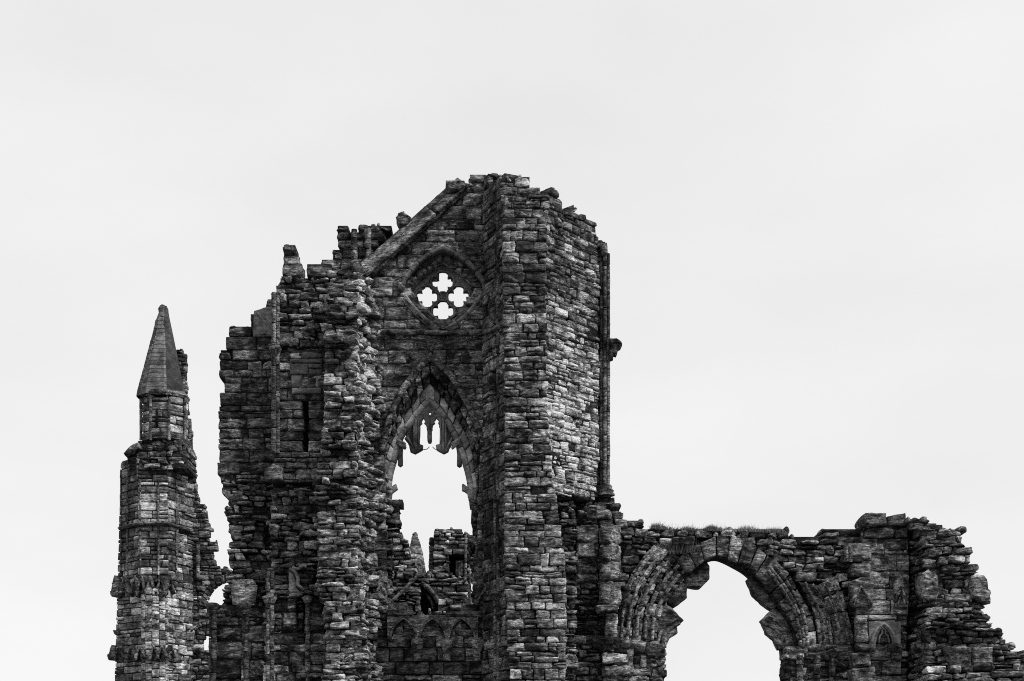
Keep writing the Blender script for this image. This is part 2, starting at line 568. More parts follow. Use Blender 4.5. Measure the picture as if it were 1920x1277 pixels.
def voussoirs(b, face, outer, inner, n, front, back, tone=0.1, style='squared', zones=None, groove=False, skip=(), dvar=0.04, idepth=None):
    """arch stones between two photo-pixel curves"""
    s = STY[style]; R = b.rng
    O = np.array([face.uv(p[0], p[1], front) for p in outer]); I = np.array([face.uv(p[0], p[1], front if idepth is None else idepth) for p in inner])

    def at(Q, t):
        d = np.concatenate([[0], np.cumsum(np.linalg.norm(np.diff(Q, axis=0), axis=1))])
        x = t * d[-1]
        return (np.interp(x, d, Q[:, 0]), np.interp(x, d, Q[:, 1]))
    zf = zone(zones) if zones else (lambda x, y: 1.0)
    ts = np.linspace(0, 1, n + 1)
    ts[1:-1] += np.array([R.uniform(-.12, .12) / n for _ in range(n - 1)])
    for k in range(n):
        if k in skip: continue
        g = 0.012 / max(0.2, np.linalg.norm(O[-1] - O[0]) / n) / n * 1.2
        quad = [at(I, ts[k] + g), at(I, ts[k + 1] - g), at(O, ts[k + 1] - g), at(O, ts[k] + g)]
        a = np.array(quad); area = 0
        for i in range(4):
            j = (i + 1) % 4; area += a[i, 0] * a[j, 1] - a[j, 0] * a[i, 1]
        if area < 0: quad = [quad[1], quad[0], quad[3], quad[2]]
        c = a.mean(0); ppx, ppy = face.px(*c)
        tn = min(.6, max(.02, tone * math.exp(R.gauss(0, s['ts'])) * zf(ppx, ppy)))
        stone(b, face, quad, front + R.uniform(-dvar, dvar), back, s['rnd'] * R.uniform(.3, 1.2), s['dome'], s['edge'], (R.uniform(-.02, .02), R.uniform(-.02, .02)),
              s['amp'], tn, res=0.06, cap=True, jit=0.012)
        if groove:
            q = np.array(quad)
            for f in (0.28, 0.72):
                p0 = q[0] * (1 - f) + q[3] * f; p1 = q[1] * (1 - f) + q[2] * f
                roll(b, face, p0, p1, front + 0.02, 0.05, tn * 1.1)


def roll(b, face, p0, p1, d, r, tone, seg=6, amp=0.012):
    """a round moulding between two points of a face"""
    p0 = np.array(p0, float); p1 = np.array(p1, float)
    t = p1 - p0; L = np.linalg.norm(t); t = t / (L + 1e-9); nrm = np.array((-t[1], t[0]))
    n = max(1, int(L / 0.12))
    k = np.linspace(0, 1, n + 1)[:, None]; a = np.linspace(0, 2 * math.pi, seg, endpoint=False)[None, :]
    u = p0[0] + t[0] * L * k + nrm[0] * r * np.cos(a); v = p0[1] + t[1] * L * k + nrm[1] * r * np.cos(a); dd = d + r * np.sin(a) + 0 * k
    idx = np.arange((n + 1) * seg).reshape(n + 1, seg); j = np.arange(seg); jn = (j + 1) % seg
    q = np.stack([idx[:-1][:, j], idx[1:][:, j], idx[1:][:, jn], idx[:-1][:, jn]], -1).reshape(-1, 4)
    tr = [[idx[0, 0], idx[0, i], idx[0, i + 1]] for i in range(1, seg - 1)] + [[idx[n, 0], idx[n, i + 1], idx[n, i]] for i in range(1, seg - 1)]
    b.add(face.world(u.ravel(), v.ravel(), dd.ravel()), q, tr, amp, tone)


def slab(b, face, poly, front, back, tone=0.1, bevel=0.03, amp=0.02, cuts=2, dome=0.0, step=0.09):
    """a traced stone with its own thickness: front, bevel, sides and back"""
    P = resample([face.uv(p[0], p[1], front) for p in list(poly) + [poly[0]]], step)[:-1]
    area = 0.5 * np.sum(P[:, 0] * np.roll(P[:, 1], -1) - np.roll(P[:, 0], -1) * P[:, 1])
    if area < 0: P = P[::-1]
    n = len(P)
    c = P.mean(0)
    tg = np.roll(P, -1, 0) - np.roll(P, 1, 0); tg /= np.linalg.norm(tg, axis=1)[:, None] + 1e-9
    nrm = np.stack([-tg[:, 1], tg[:, 0]], -1)
    bm = bmesh.new()
    inner = P + nrm * bevel
    vs = [bm.verts.new((x, y, front)) for x, y in inner]
    for t in tessellate_polygon([[Vector((x, y, 0)) for x, y in inner]]):
        try: bm.faces.new([vs[i] for i in t])
        except ValueError: pass
    for _ in range(cuts):
        long = [e for e in bm.edges if e.calc_length() > 0.13 and not e.is_boundary]
        if not long: break
        bmesh.ops.subdivide_edges(bm, edges=long, cuts=1, use_grid_fill=True)
    bmesh.ops.triangulate(bm, faces=bm.faces[:])
    bmesh.ops.recalc_face_normals(bm, faces=bm.faces[:])
    bm.verts.ensure_lookup_table(); bm.verts.index_update()
    X = np.array([v.co[:] for v in bm.verts])
    tris = []
    for f in bm.faces:
        i = [v.index for v in f.verts]
        p = X[i]
        ar = (p[1, 0] - p[0, 0]) * (p[2, 1] - p[0, 1]) - (p[2, 0] - p[0, 0]) * (p[1, 1] - p[0, 1])
        tris.append(i if ar > 0 else i[::-1])
    bm.free()
    if dome:
        r = np.linalg.norm(X[:, :2] - c, axis=1); X[:, 2] += dome * (1 - (r / r.max()) ** 2)
    m = len(X)
    dep = [front - bevel] + list(np.linspace(front - bevel, back, 4 if front - back > 0.5 else 2)[1:])
    us = [X[:, 0]] + [P[:, 0]] * len(dep); vv = [X[:, 1]] + [P[:, 1]] * len(dep); ds = [X[:, 2]] + [np.full(n, z) for z in dep]
    quads = []
    prev = np.arange(n); base = m
    for _ in dep:
        cur = np.arange(n) + base
        quads.append(np.stack([cur, np.roll(cur, -1), np.roll(prev, -1), prev], -1)); prev = cur; base += n
    for t in tessellate_polygon([[Vector((x, y, 0)) for x, y in P]]):
        p = P[list(t)]
        ar = (p[1, 0] - p[0, 0]) * (p[2, 1] - p[0, 1]) - (p[2, 0] - p[0, 0]) * (p[1, 1] - p[0, 1])
        t = t if ar < 0 else t[::-1]
        tris.append([prev[i] for i in t])
    b.add(face.world(np.concatenate(us), np.concatenate(vv), np.concatenate(ds)), np.concatenate(quads), tris, amp, tone)


def shaft(b, face, px, py0, py1, r, d=0.0, tone=0.1, block=0.9, amp=0.012, seg=9):
    """engaged round shaft built of drums"""
    u, vt = face.uv(px, py0, d); _, vb = face.uv(px, py1, d)
    v = vb
    while v < vt - 0.02:
        h = min(block * b.rng.uniform(.7, 1.3), vt - v)
        if vt - v - h < 0.2: h = vt - v
        zs = [v + 0.012, v + 0.03] + list(np.linspace(v, v + h, max(2, int(h / 0.14)) + 1)[1:-1]) + [v + h - 0.03, v + h - 0.012]
        rs = [r * .9] + [r * b.rng.uniform(.95, 1.03)] * (len(zs) - 2) + [r * .9]
        lathe(b, face, u, zs, rs, d, tone * math.exp(b.rng.gauss(0, .3)), amp, seg)
        v += h


def lathe(b, face, u, zs, rs, d, tone, amp=0.01, seg=9, rot=0.0):
    n = len(zs)
    a = np.linspace(0, 2 * math.pi, seg, endpoint=False) + rot
    U = u + np.array(rs)[:, None] * np.cos(a)[None]; D = d + np.array(rs)[:, None] * np.sin(a)[None]
    Vv = np.broadcast_to(np.array(zs)[:, None], U.shape)
    idx = np.arange(n * seg).reshape(n, seg); j = np.arange(seg); jn = (j + 1) % seg
    q = np.stack([idx[:-1][:, j], idx[1:][:, j], idx[1:][:, jn], idx[:-1][:, jn]], -1).reshape(-1, 4)
    tr = [[idx[0, 0], idx[0, i + 1], idx[0, i]] for i in range(1, seg - 1)] + [[idx[n - 1, 0], idx[n - 1, i], idx[n - 1, i + 1]] for i in range(1, seg - 1)]
    b.add(face.world(U.ravel(), Vv.ravel(), D.ravel()), q[:, ::-1], [t[::-1] for t in tr], amp, tone)


def plate(name, face, outer, holes, front, back, mat, parent, tone=0.07, bevel=0.03, amp=0.008):
    """flat pierced tracery: 2D filled curve extruded and bevelled, turned into a mesh on its face"""
    cu = bpy.data.curves.new("outline", 'CURVE')
    cu.dimensions = '2D'; cu.fill_mode = 'BOTH'
    cu.extrude = max(0.005, (front - back) / 2 - bevel); cu.bevel_depth = bevel; cu.bevel_resolution = 1; cu.offset = -bevel * 0.6
    for ring in [outer] + list(holes):
        sp = cu.splines.new('POLY')
        pts = [face.uv(p[0], p[1], front) for p in ring]
        sp.points.add(len(pts) - 1)
        for k, p in enumerate(pts): sp.points[k].co = (p[0], p[1], 0, 1)
        sp.use_cyclic_u = True
    tmp = bpy.data.objects.new("outline", cu)
    COL.objects.link(tmp)
    dg = bpy.context.evaluated_depsgraph_get()
    me = bpy.data.meshes.new_from_object(tmp.evaluated_get(dg))
    X = np.array([v.co[:] for v in me.vertices])
    W = face.world(X[:, 0], X[:, 1], X[:, 2] + (front + back) / 2)
    b = Batch(7)
    q = [p.vertices[:] for p in me.polygons if len(p.vertices) == 4]
    t = [p.vertices[:] for p in me.polygons if len(p.vertices) == 3]
    b.add(W, q, t, amp, tone)
    bpy.data.objects.remove(tmp); bpy.data.curves.remove(cu); bpy.data.meshes.remove(me)
    return b.build(name, mat, parent)


def backing(b, face, poly, front, back, tone=0.04):
    slab(b, face, poly, front, back, tone, 0.01, 0.0, cuts=0)

def part_empty(name, parent):
    o = bpy.data.objects.new(name, None)
    COL.objects.link(o); o.parent = parent; o.empty_display_size = 0.3
    ROOTS[o.name] = ROOTS[parent.name]
    return o


def ground_at(px, Y): return ((px - CX) * Y / F, Y, 0.0)


# ------------------------------------------------------------------ ground
def make_ground():
    bm = bmesh.new()
    bmesh.ops.create_grid(bm, x_segments=8, y_segments=8, size=3000)
    me = bpy.data.meshes.new("ground"); bm.to_mesh(me); bm.free()
    me.materials.append(M_GRASS_GROUND)
    o = bpy.data.objects.new("ground", me); COL.objects.link(o)
    o["kind"] = "structure"


make_ground()

# ================================================================== MAIN RUIN: gable wall between two broken buttresses
G = thing("abbey_gable", "tall roofless stone gable with a quatrefoil window above a pointed window, broken stepped top", "abbey ruin", ground_at(780, 45.0))
TB = 0.148           # base tone of the blackened sandstone
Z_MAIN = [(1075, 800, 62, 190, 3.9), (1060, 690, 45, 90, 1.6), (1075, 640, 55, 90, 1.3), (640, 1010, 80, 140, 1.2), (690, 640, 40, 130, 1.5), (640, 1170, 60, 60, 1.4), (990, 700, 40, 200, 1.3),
          (1000, 1000, 60, 160, 1.35), (460, 760, 80, 260, .85), (1010, 1190, 50, 90, 1.35), (560, 985, 50, 60, 1.35), (690, 760, 50, 140, 1.25), (870, 1060, 60, 130, .75)]  # pale tower stone; on the buttress, sunlit flank and highlights put into the tone

# --- left wing wall
f = Face((400, 44.9), (520, 44.9))
b = Batch(11)
up = [(524, 560), (508, 569), (496, 575), (477, 581), (473, 598), (459, 602), (439, 612), (425, 622), (422, 661), (410, 663), (410, 706), (419, 708), (419, 735), (411, 738),
      (409, 812), (410, 866), (407, 870), (408, 890), (413, 904), (524, 904)]
masonry(b, f, [up], 'ashlar', T=1.2, tone=TB * .8, zones=Z_MAIN)
lo = [(413, 904), (413, 920), (422, 927), (427, 940), (417, 957), (418, 967), (427, 975), (427, 994), (432, 1007), (430, 1024), (428, 1050), (432, 1064), (423, 1067), (424, 1098),
      (418, 1107), (417, 1121), (420, 1134), (516, 1134), (516, 904)]
gap = [(496, 985), (508, 985), (506, 1030), (494, 1030)]
masonry(b, f, [lo, gap], 'rubble', T=1.2, tone=TB * 1.1, zones=Z_MAIN, depthf=lambda x, y: 0.12 * math.sin(y * .031) + (0.1 if x < 470 else -0.08))
masonry(b, f, [[(394, 1134), (504, 1134), (504, 1610), (394, 1610)]], 'ashlar', T=1.3, d0=0.22, tone=TB * .62, scale=1.25)
backing(b, f, [(488, 975), (515, 975), (515, 1040), (488, 1040)], -.5, -1.1)
b.build("wing_wall", M_STONE, G)
b = Batch(12)
slab(b, f, [(435, 1089), (450, 1087), (475, 1087), (480, 1101), (478, 1120), (477, 1136), (450, 1137), (435, 1134), (433, 1107)], 0.27, -0.2, 0.2, 0.03, dome=.03)
lab(b.build("facing_stone", M_STONE, G), "pale slab with a broken corner set in the left rubble")
b = Batch(13)
slab(b, f, [(476, 583), (497, 576), (510, 574), (516, 630), (474, 632)], 0.09, -0.3, TB * .8, 0.02)
sweep(b, f, smooth_pts([(482, 586), (492, 598), (503, 612), (514, 631)]), [(-.05, .06), (-.03, .13), (.03, .13), (.05, .06)], TB)
sweep(b, f, smooth_pts([(490, 596), (499, 597), (508, 604), (516, 612)]), [(-.03, .06), (-.02, .11), (.02, .11), (.03, .06)], TB)
lab(b.build("carved_panel", M_SMOOTH, G), "slab carved with a blind curved arch at the stepped shoulder")
for px in (401, 462):
    b = Batch(14 + px)
    shaft(b, f, px, 1150, 1330, .085, .22, TB * .6, block=.45, amp=.035)
    shaft(b, f, px - 6, 1150, 1330, .055, .2, TB * .6, block=.45, amp=.03)
    u, v = f.uv(px, 1150)
    lathe(b, f, u, [v - .05, v, v + .12, v + .17, v + .24, v + .27], [.1, .12, .17, .22, .22, .16], .27, TB * .8, .03)
    b.build("engaged_shaft", M_STONE, G)

# --- wall with the narrow slit
f = Face((505, 44.4), (640, 44.4))
b = Batch(21)
masonry(b, f, [[(529, 461), (555, 458), (557, 477), (561, 479), (561, 500), (566, 502), (567, 510), (574, 504), (575, 489), (624, 489), (624, 516), (560, 520), (526, 522), (528, 502)]],
        'squared', T=.8, tone=TB * .8)
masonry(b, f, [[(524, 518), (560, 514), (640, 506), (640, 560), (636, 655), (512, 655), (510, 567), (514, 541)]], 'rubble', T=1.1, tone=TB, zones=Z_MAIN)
slit = [(568, 752), (578, 752), (577, 849), (568, 849)]
masonry(b, f, [[(511, 655), (636, 655), (636, 905), (511, 905)], slit], 'ashlar', T=1.1, tone=TB * .75, scale=.85)
masonry(b, f, [[(506, 905), (632, 905), (632, 1060), (506, 1060)]], 'rubble', T=1.1, d0=-.05, tone=TB * .95, zones=Z_MAIN, depthf=lambda x, y: .1 * math.sin(y * .045 + 1))
slit2 = [(559, 1185), (556, 1140), (558, 1124), (564, 1113), (569, 1124), (570, 1185)]
masonry(b, f, [[(498, 1060), (632, 1060), (632, 1124), (498, 1124)], slit2], 'rough', T=1.1, d0=-.1, tone=TB * .75, scale=.9)
masonry(b, f, [[(494, 1124), (606, 1124), (620, 1277), (620, 1610), (494, 1610)], slit2], 'squared', T=1.1, tone=TB * .85, scale=1.1)
b.build("slit_wall", M_STONE, G)
b = Batch(22)
masonry(b, f, [[(543, 656), (606, 656), (604, 700), (602, 738), (547, 738), (543, 700)]], 'ashlar', T=.3, d0=.05, tone=TB * .75, scale=.85, ends=False)
lab(b.build("facing_stone", M_SMOOTH, G), "smooth repaired patch of flat ashlar above the slit")
b = Batch(23)
for px, r in ((514, .085), (521, .06)):
    b.mark()
    shaft(b, f, px, 548, 850, r, .04, TB * .85, block=.6)
u, v = f.uv(517, 655)
lathe(b, f, u, [v - .2, v - .1, v, v + .05, v + .1], [.1, .15, .19, .17, .1], .04, TB * .8)
b.mark()
slab(b, f, [(493, 880), (512, 868), (528, 875), (530, 900), (512, 903), (497, 899)], .35, -.2, TB * .9, .04, dome=.1)
b.each("corner_shaft", M_STONE, G)
b = Batch(24)
box(b, f, f.uv(548, 745)[0], f.uv(600, 745)[0], f.uv(560, 870)[1], f.uv(560, 725)[1], -.75, -1.09, .02)  # near-black backs: the dark inside the slits put into their colour
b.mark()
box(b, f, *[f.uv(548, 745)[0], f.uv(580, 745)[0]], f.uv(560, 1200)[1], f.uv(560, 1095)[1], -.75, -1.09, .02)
b.each("slit_back", M_STONE, G)
b = Batch(25)
arc = smooth_pts([(542, 1066), (552, 1072), (558, 1084), (558, 1096), (565, 1102), (570, 1106)])
sweep(b, f, arc, [(-.06, -.1), (-.05, .05), (0, .09), (.05, .05), (.06, -.1)], TB * 1.1)
sweep(b, f, smooth_pts([(548, 1064), (558, 1066), (568, 1060), (574, 1062)]), [(-.05, -.1), (-.04, .05), (.04, .05), (.05, -.1)], TB)
slab(b, f, [(541, 1070), (550, 1075), (555, 1090), (556, 1102), (568, 1114), (558, 1120), (555, 1126), (541, 1126)], -.02, -.3, TB * 1.2, .02)
b.build("niche", M_SMOOTH, G)
for px in (503, 510, 577):
    b = Batch(26 + px)
    shaft(b, f, px, 1118 if px > 560 else 1070, 1330, .07, .03, TB * .8, block=.4, amp=.04)
    u, v = f.uv(px, 1126)
    lathe(b, f, u, [v - .1, v - .03, v, v + .04, v + .09, v + .13], [.08, .13, .12, .16, .16, .09], .08, TB * 1.1)
    b.build("engaged_shaft", M_STONE, G)

# --- broken rubble buttress
f = Face((590, 43.7), (692, 43.7))
b = Batch(31)
pil = [(623, 512), (634, 498), (660, 500), (672, 516), (671, 640), (669, 733), (671, 843), (668, 890), (669, 917), (678, 960), (671, 1017), (671, 1084), (683, 1134), (688, 1201), (692, 1300),
       (692, 1610), (597, 1610), (599, 1277), (610, 1211), (606, 1127), (591, 1100), (594, 1050), (594, 960), (584, 900), (590, 888), (602, 827), (604, 772), (606, 694), (609, 608), (616, 540)]
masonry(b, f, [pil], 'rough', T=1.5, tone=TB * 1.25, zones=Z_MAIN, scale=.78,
        depthf=lambda x, y: .16 * math.sin(y * .024) + .1 * math.sin(y * .071 + x * .02) - (.25 if y < 560 else 0) - .25 * ((x - 638) / 45) ** 2)
f2 = Face((664, 43.8), (724, 45.25))
flank = [(664, 520), (688, 512), (694, 530), (697, 560), (708, 600), (714, 640), (719, 700), (724, 760), (718, 830), (724, 880), (730, 940), (727, 985), (727, 1610), (664, 1610)]
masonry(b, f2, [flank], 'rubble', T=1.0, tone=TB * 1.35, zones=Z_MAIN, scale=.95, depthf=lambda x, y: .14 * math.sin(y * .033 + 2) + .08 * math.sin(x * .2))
b.build("rubble_buttress", M_STONE, G)

# --- masonry at the head of the buttress, left of the coping
f = Face((570, 45.25), (760, 45.25))
b = Batch(41)
masonry(b, f, [[(600, 489), (623, 490), (621, 464), (635, 464), (635, 444), (630, 444), (630, 427), (649, 425), (667, 435), (669, 427), (684, 422), (690, 428), (717, 426), (728, 422), (737, 428),
               (705, 462), (690, 500), (690, 545), (600, 560)]], 'squared', T=.9, tone=TB * .95, scale=.85)
for px in (664, 690):
    shaft(b, f, px, 430, 500, .1, .05, TB, block=.5, amp=.03)
slab(b, f, [(655, 490), (668, 484), (686, 505), (697, 524), (690, 530), (664, 512)], .5, -.2, TB * .8, .05)
b.build("shoulder_masonry", M_STONE, G)

# --- gable wall
f = Face((660, 45.0), (945, 45.0))
b = Batch(51)
gab = [(684, 508), (742, 452), (836, 368), (838, 337), (871, 338), (877, 342), (878, 332), (915, 333), (916, 339), (946, 326),
       (946, 1158), (690, 1158), (690, 560)]
dia = [(830, 483), (798, 505), (768, 541), (796, 580), (830, 607), (864, 580), (893, 541), (862, 505)]
lan = [(806, 678), (775, 706), (745, 755), (729, 800), (721, 850), (723, 940), (725, 1000), (725, 1158), (897, 1158), (895, 1000), (895, 940), (899, 850), (893, 800), (880, 765), (846, 708)]
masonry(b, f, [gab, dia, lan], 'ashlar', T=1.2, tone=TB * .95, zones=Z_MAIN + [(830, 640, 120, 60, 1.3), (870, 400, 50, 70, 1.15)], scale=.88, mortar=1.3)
masonry(b, f, [[(690, 1158), (946, 1158), (946, 1610), (690, 1610)]], 'ashlar', T=1.0, d0=-.12, tone=TB * .6, scale=1.05)
jl = [(722, 935), (749, 938), (749, 992), (735, 1002), (733, 1158), (722, 1158)]
jr = [(883, 938), (900, 938), (900, 1158), (888, 1158), (884, 1100), (890, 1030), (893, 982), (883, 978)]
masonry(b, f, [jl, jr], 'rubble', T=.6, d0=-.35, tone=TB * .75)
b.build("gable_wall", M_STONE, G)

# sloping coping on the gable
b = Batch(52)
path = [(687, 513), (736, 471), (784, 428), (832, 385), (877, 345)]
sweep(b, f, path, [(-.02, .0), (-.05, .30), (-.01, .34), (.03, .30), (.24, .16), (.25, .09), (.28, .13), (.47, -.02), (.47, -.6), (-.02, -.6)], TB * .62, amp=.014, block=2.9)
sweep(b, f, [(689, 518), (879, 349)], [(-.05, -.1), (-.05, .16), (.0, .22), (.03, .16), (.03, -.1)], TB, amp=.01)
lab(b.build("gable_coping", M_STONE, G), "long sloping weathered coping of the lost roof line")
b = Batch(53)
slab(b, f, [(742, 405), (747, 398), (757, 395), (762, 402), (770, 405), (766, 420), (748, 424)], .1, -.5, TB * .9, .04, amp=.05)
b.mark()
slab(b, f, [(836, 337), (871, 338), (874, 346), (862, 356), (840, 360), (835, 350)], .36, -.5, TB * .8, .03, amp=.03)
b.each("coping_block", M_STONE, G)

# string courses
b = Batch(54)
sweep(b, f, [(716, 621), (735, 620), (905, 622)], [(-.07, -.1), (-.07, .10), (-.02, .17), (.07, .06), (.09, -.1)], TB * .8, amp=.025, block=1.3)
b.build("string_course", M_STONE, G)

# --- quatrefoil window
Q = part_empty("quatrefoil_window", G)
lab(Q, "diamond window pierced by four quatrefoils")
b = Batch(61)
hood = smooth_pts([(751, 532), (757, 518), (768, 504), (782, 489), (805, 472), (830, 460)]) 
hood2 = smooth_pts([(830, 460), (853, 471), (875, 485), (895, 506), (911, 528)])
hp = [(-.10, -.1), (-.10, .26), (-.04, .30), (.06, .14), (.07, -.1)]
sweep(b, f, hood, hp, TB * .9, amp=.012, block=1.0); sweep(b, f, hood2, hp, TB * .9, amp=.012, block=1.0)
for (x, y) in ((752, 533), (908, 531)):
    slab(b, f, [(x - 4, y - 5), (x + 5, y - 4), (x + 6, y + 5), (x, y + 9), (x - 5, y + 4)], .22, -.1, TB, .03, dome=.06, amp=.03)
b.build("hood_mould", M_SMOOTH, Q)
b = Batch(62)
o1 = smooth_pts([(757, 538), (772, 515), (795, 492), (830, 468)]); i1 = smooth_pts([(770, 543), (783, 525), (803, 506), (830, 489)])
o2 = smooth_pts([(830, 468), (862, 490), (886, 514), (905, 535)]); i2 = smooth_pts([(830, 489), (858, 507), (877, 523), (892, 541)])
voussoirs(b, f, o1, i1, 7, -.06, -.8, TB * .8, skip=()); voussoirs(b, f, o2, i2, 6, -.06, -.8, TB * .75)
for k in range(6):
    x, y = 776 + 9.5 * k, 524 - 7.5 * k
    slab(b, f, [(x - 5, y + 4), (x - 4, y - 3), (x + 3, y - 6), (x + 6, y - 2), (x + 3, y + 4)], -.02, -.5, TB * 1.1, .03, dome=.06, amp=.03)
lp = [(-.02, -.7), (-.02, -.16), (.03, -.08), (.07, -.16), (.12, .02), (.18, .07), (.24, -.04), (.30, .02), (.32, -.7)]
low1 = smooth_pts([(768, 547), (784, 568), (806, 590), (830, 607)])[::-1]; low2 = smooth_pts([(894, 545), (880, 566), (856, 590), (830, 607)])
sweep(b, f, low1, lp, TB * 1.15, amp=.01, block=.75); sweep(b, f, low2, lp, TB * 1.15, amp=.01, block=.75)
b.build("jamb", M_SMOOTH, Q)


def quatrefoil(cx, cy, c, r, n=72, kx=1.0):
    out = []
    for i in range(n):
        a = 2 * math.pi * i / n
        best = 0
        for k in range(4):
            dl = a - k * math.pi / 2
            s_ = c * math.sin(dl)
            if abs(s_) <= r:
                best = max(best, c * math.cos(dl) + math.sqrt(r * r - s_ * s_))
        out.append((cx + kx * best * math.cos(a), cy + best * math.sin(a)))
    return out


pl = smooth_pts([(830, 486), (858, 505), (880, 524), (896, 543)])[:-1] + smooth_pts([(896, 543), (880, 568), (856, 590), (830, 610)])[:-1] + \
    smooth_pts([(830, 610), (804, 590), (782, 568), (765, 543)])[:-1] + smooth_pts([(765, 543), (781, 524), (804, 504), (830, 486)])[:-1]
qs = [quatrefoil(829.5, 528.0, 13.0, 10.2, kx=1.1), quatrefoil(800.5, 555.0, 13.2, 10.4, kx=1.04), quatrefoil(859.5, 555.0, 13.2, 10.4, kx=1.02), quatrefoil(830.7, 582.5, 13.0, 10.2, kx=1.12)]
plate("tracery", f, pl, qs, -.36, -.64, M_SMOOTH, Q, TB * 1.0, .04)
b = Batch(63)
for cx_, cy_ in ((829.5, 528), (800.5, 555), (859.5, 555), (830.7, 582.8)):
    ring = [(cx_ + 22.0 * math.cos(t * math.pi / 12), cy_ + 21.5 * math.sin(t * math.pi / 12)) for t in range(25)]
    sweep(b, f, ring, [(-.05, -.42), (0, -.31), (.05, -.42)], TB * 1.0, amp=.006, ends=False)
sweep(b, f, [(826, 546), (834, 546), (834, 554), (826, 554), (826, 546)], [(-.03, -.42), (0, -.32), (.03, -.42)], TB, amp=.005, ends=False)
for pth in ([(770, 543), (783, 525), (803, 506), (830, 489)], [(830, 489), (858, 507), (877, 523), (892, 541)], [(892, 543), (880, 563), (856, 586), (830, 605)], [(830, 605), (806, 587), (784, 565), (770, 545)]):
    sweep(b, f, smooth_pts(pth), [(-.05, -.36), (-.04, -.22), (0, -.17), (.04, -.22), (.05, -.36)], TB * 1.5, amp=.006, block=.6)
b.build("tracery_roll", M_SMOOTH, Q)

# --- great pointed window
W = part_empty("lancet_window", G)
lab(W, "large pointed window, its tracery broken away to a few hanging stumps")
HL = smooth_pts([(714, 842), (718, 815), (728, 782), (745, 742), (770, 704), (788, 682), (806, 664)])
HR = smooth_pts([(806, 664), (828, 683), (850, 706), (871, 742), (888, 775), (900, 803), (907, 826)])
b = Batch(71)
hp = [(-.12, -.15), (-.12, .16), (-.06, .22), (.06, .12), (.09, -.15)]
sweep(b, f, HL, hp, TB * .9, amp=.035, block=.7); sweep(b, f, HR, hp, TB * .85, amp=.018, block=1.2)
slab(b, f, [(900, 822), (909, 821), (912, 830), (905, 838), (899, 830)], .25, -.1, TB, .03, dome=.06, amp=.04)
slab(b, f, [(799, 668), (806, 660), (814, 668), (812, 676), (800, 676)], .22, -.1, TB * .9, .03)
b.build("hood_mould", M_STONE, W)
RL = [(716, 940), (716, 900), (723, 856), (739, 814), (760, 775), (786, 740), (806, 716)]
RR = [(806, 716), (826, 738), (852, 776), (877, 820), (888, 860), (894, 900), (894, 940)]
H1L = [(712, 940), (712, 880), (718, 838), (731, 790), (748, 752), (778, 706), (806, 676)]
H1R = [(806, 676), (846, 712), (868, 750), (888, 790), (898, 830), (902, 880), (902, 940)]
MDL = [((a[0] + c[0]) / 2, (a[1] + c[1]) / 2) for a, c in zip(RL, H1L)]; MDR = [((a[0] + c[0]) / 2, (a[1] + c[1]) / 2) for a, c in zip(RR, H1R)]
b = Batch(72)
sm = smooth_pts
backing(b, f, sm(H1L) + sm(RL)[::-1], -.4, -1.1); backing(b, f, sm(H1R) + sm(RR)[::-1], -.4, -1.1)
voussoirs(b, f, sm(H1L), sm(MDL), 13, -.02, -.9, TB * .8, 'rubble', dvar=.1); voussoirs(b, f, sm(H1R), sm(MDR), 12, -.06, -.9, TB * .65, 'squared', dvar=.05)
voussoirs(b, f, sm(MDL), sm(RL), 14, -.18, -.9, TB * .75, 'rubble', dvar=.1); voussoirs(b, f, sm(MDR), sm(RR), 13, -.2, -.9, TB * .6, 'rough', dvar=.1)
b.build("decayed_arch_order", M_STONE, W)
IL = [(729, 938), (731, 897), (742, 860), (752, 821), (770, 795), (788, 775), (806, 757)]
IR = [(806, 757), (826, 779), (840, 800), (853, 824), (868, 862), (879, 898), (884, 938)]
CLm = [(RL[i][0] * .45 + IL[i][0] * .55, RL[i][1] * .45 + IL[i][1] * .55) for i in range(7)]
CRm = [(RR[i][0] * .45 + IR[i][0] * .55, RR[i][1] * .45 + IR[i][1] * .55) for i in range(7)]
b = Batch(73)
voussoirs(b, f, sm(RL), sm(CLm), 9, -.33, -.66, TB * 1.9, 'ashlar', dvar=.01); voussoirs(b, f, sm(RR), sm(CRm), 9, -.33, -.66, TB * 1.7, 'ashlar', dvar=.01)
mp = [(-.13, -.68), (-.13, -.5), (-.10, -.40), (-.03, -.35), (.04, -.38), (.07, -.46), (.09, -.42), (.12, -.45), (.13, -.68)]
cl = sm([((a[0] + c[0]) / 2, (a[1] + c[1]) / 2) for a, c in zip(CLm, IL)]); cr = sm([((a[0] + c[0]) / 2, (a[1] + c[1]) / 2) for a, c in zip(CRm, IR)])
sweep(b, f, cl, [(x, d) for x, d in mp][::1], TB * 2.0, amp=.008, block=.85, dtrace=-.6); sweep(b, f, cr, mp, TB * 1.8, amp=.008, block=.85, dtrace=-.6)
for (p, q_) in (((742, 818), (759, 828)), ((862, 816), (846, 828))):
    for k in range(3):
        roll(b, f, f.uv(p[0], p[1] + 4 * k), f.uv(q_[0], q_[1] + 4 * k), -.36, .045, TB * 1.6)
lab(b.build("arch_ring", M_SMOOTH, W), "smooth pale inner ring of the pointed arch")
b = Batch(84)
backing(b, f, sm(RL) + [((a[0] + c[0]) / 2, (a[1] + c[1]) / 2) for a, c in zip(CLm, IL)][::-1], -.42, -.64); backing(b, f, sm(RR) + [((a[0] + c[0]) / 2, (a[1] + c[1]) / 2) for a, c in zip(CRm, IR)][::-1], -.42, -.64)
slab(b, f, [(798, 728), (806, 719), (814, 728), (814, 752), (806, 745), (798, 752)], -.31, -.6, TB * 1.8, .02, amp=.006)
b.build("arch_infill", M_SMOOTH, W)
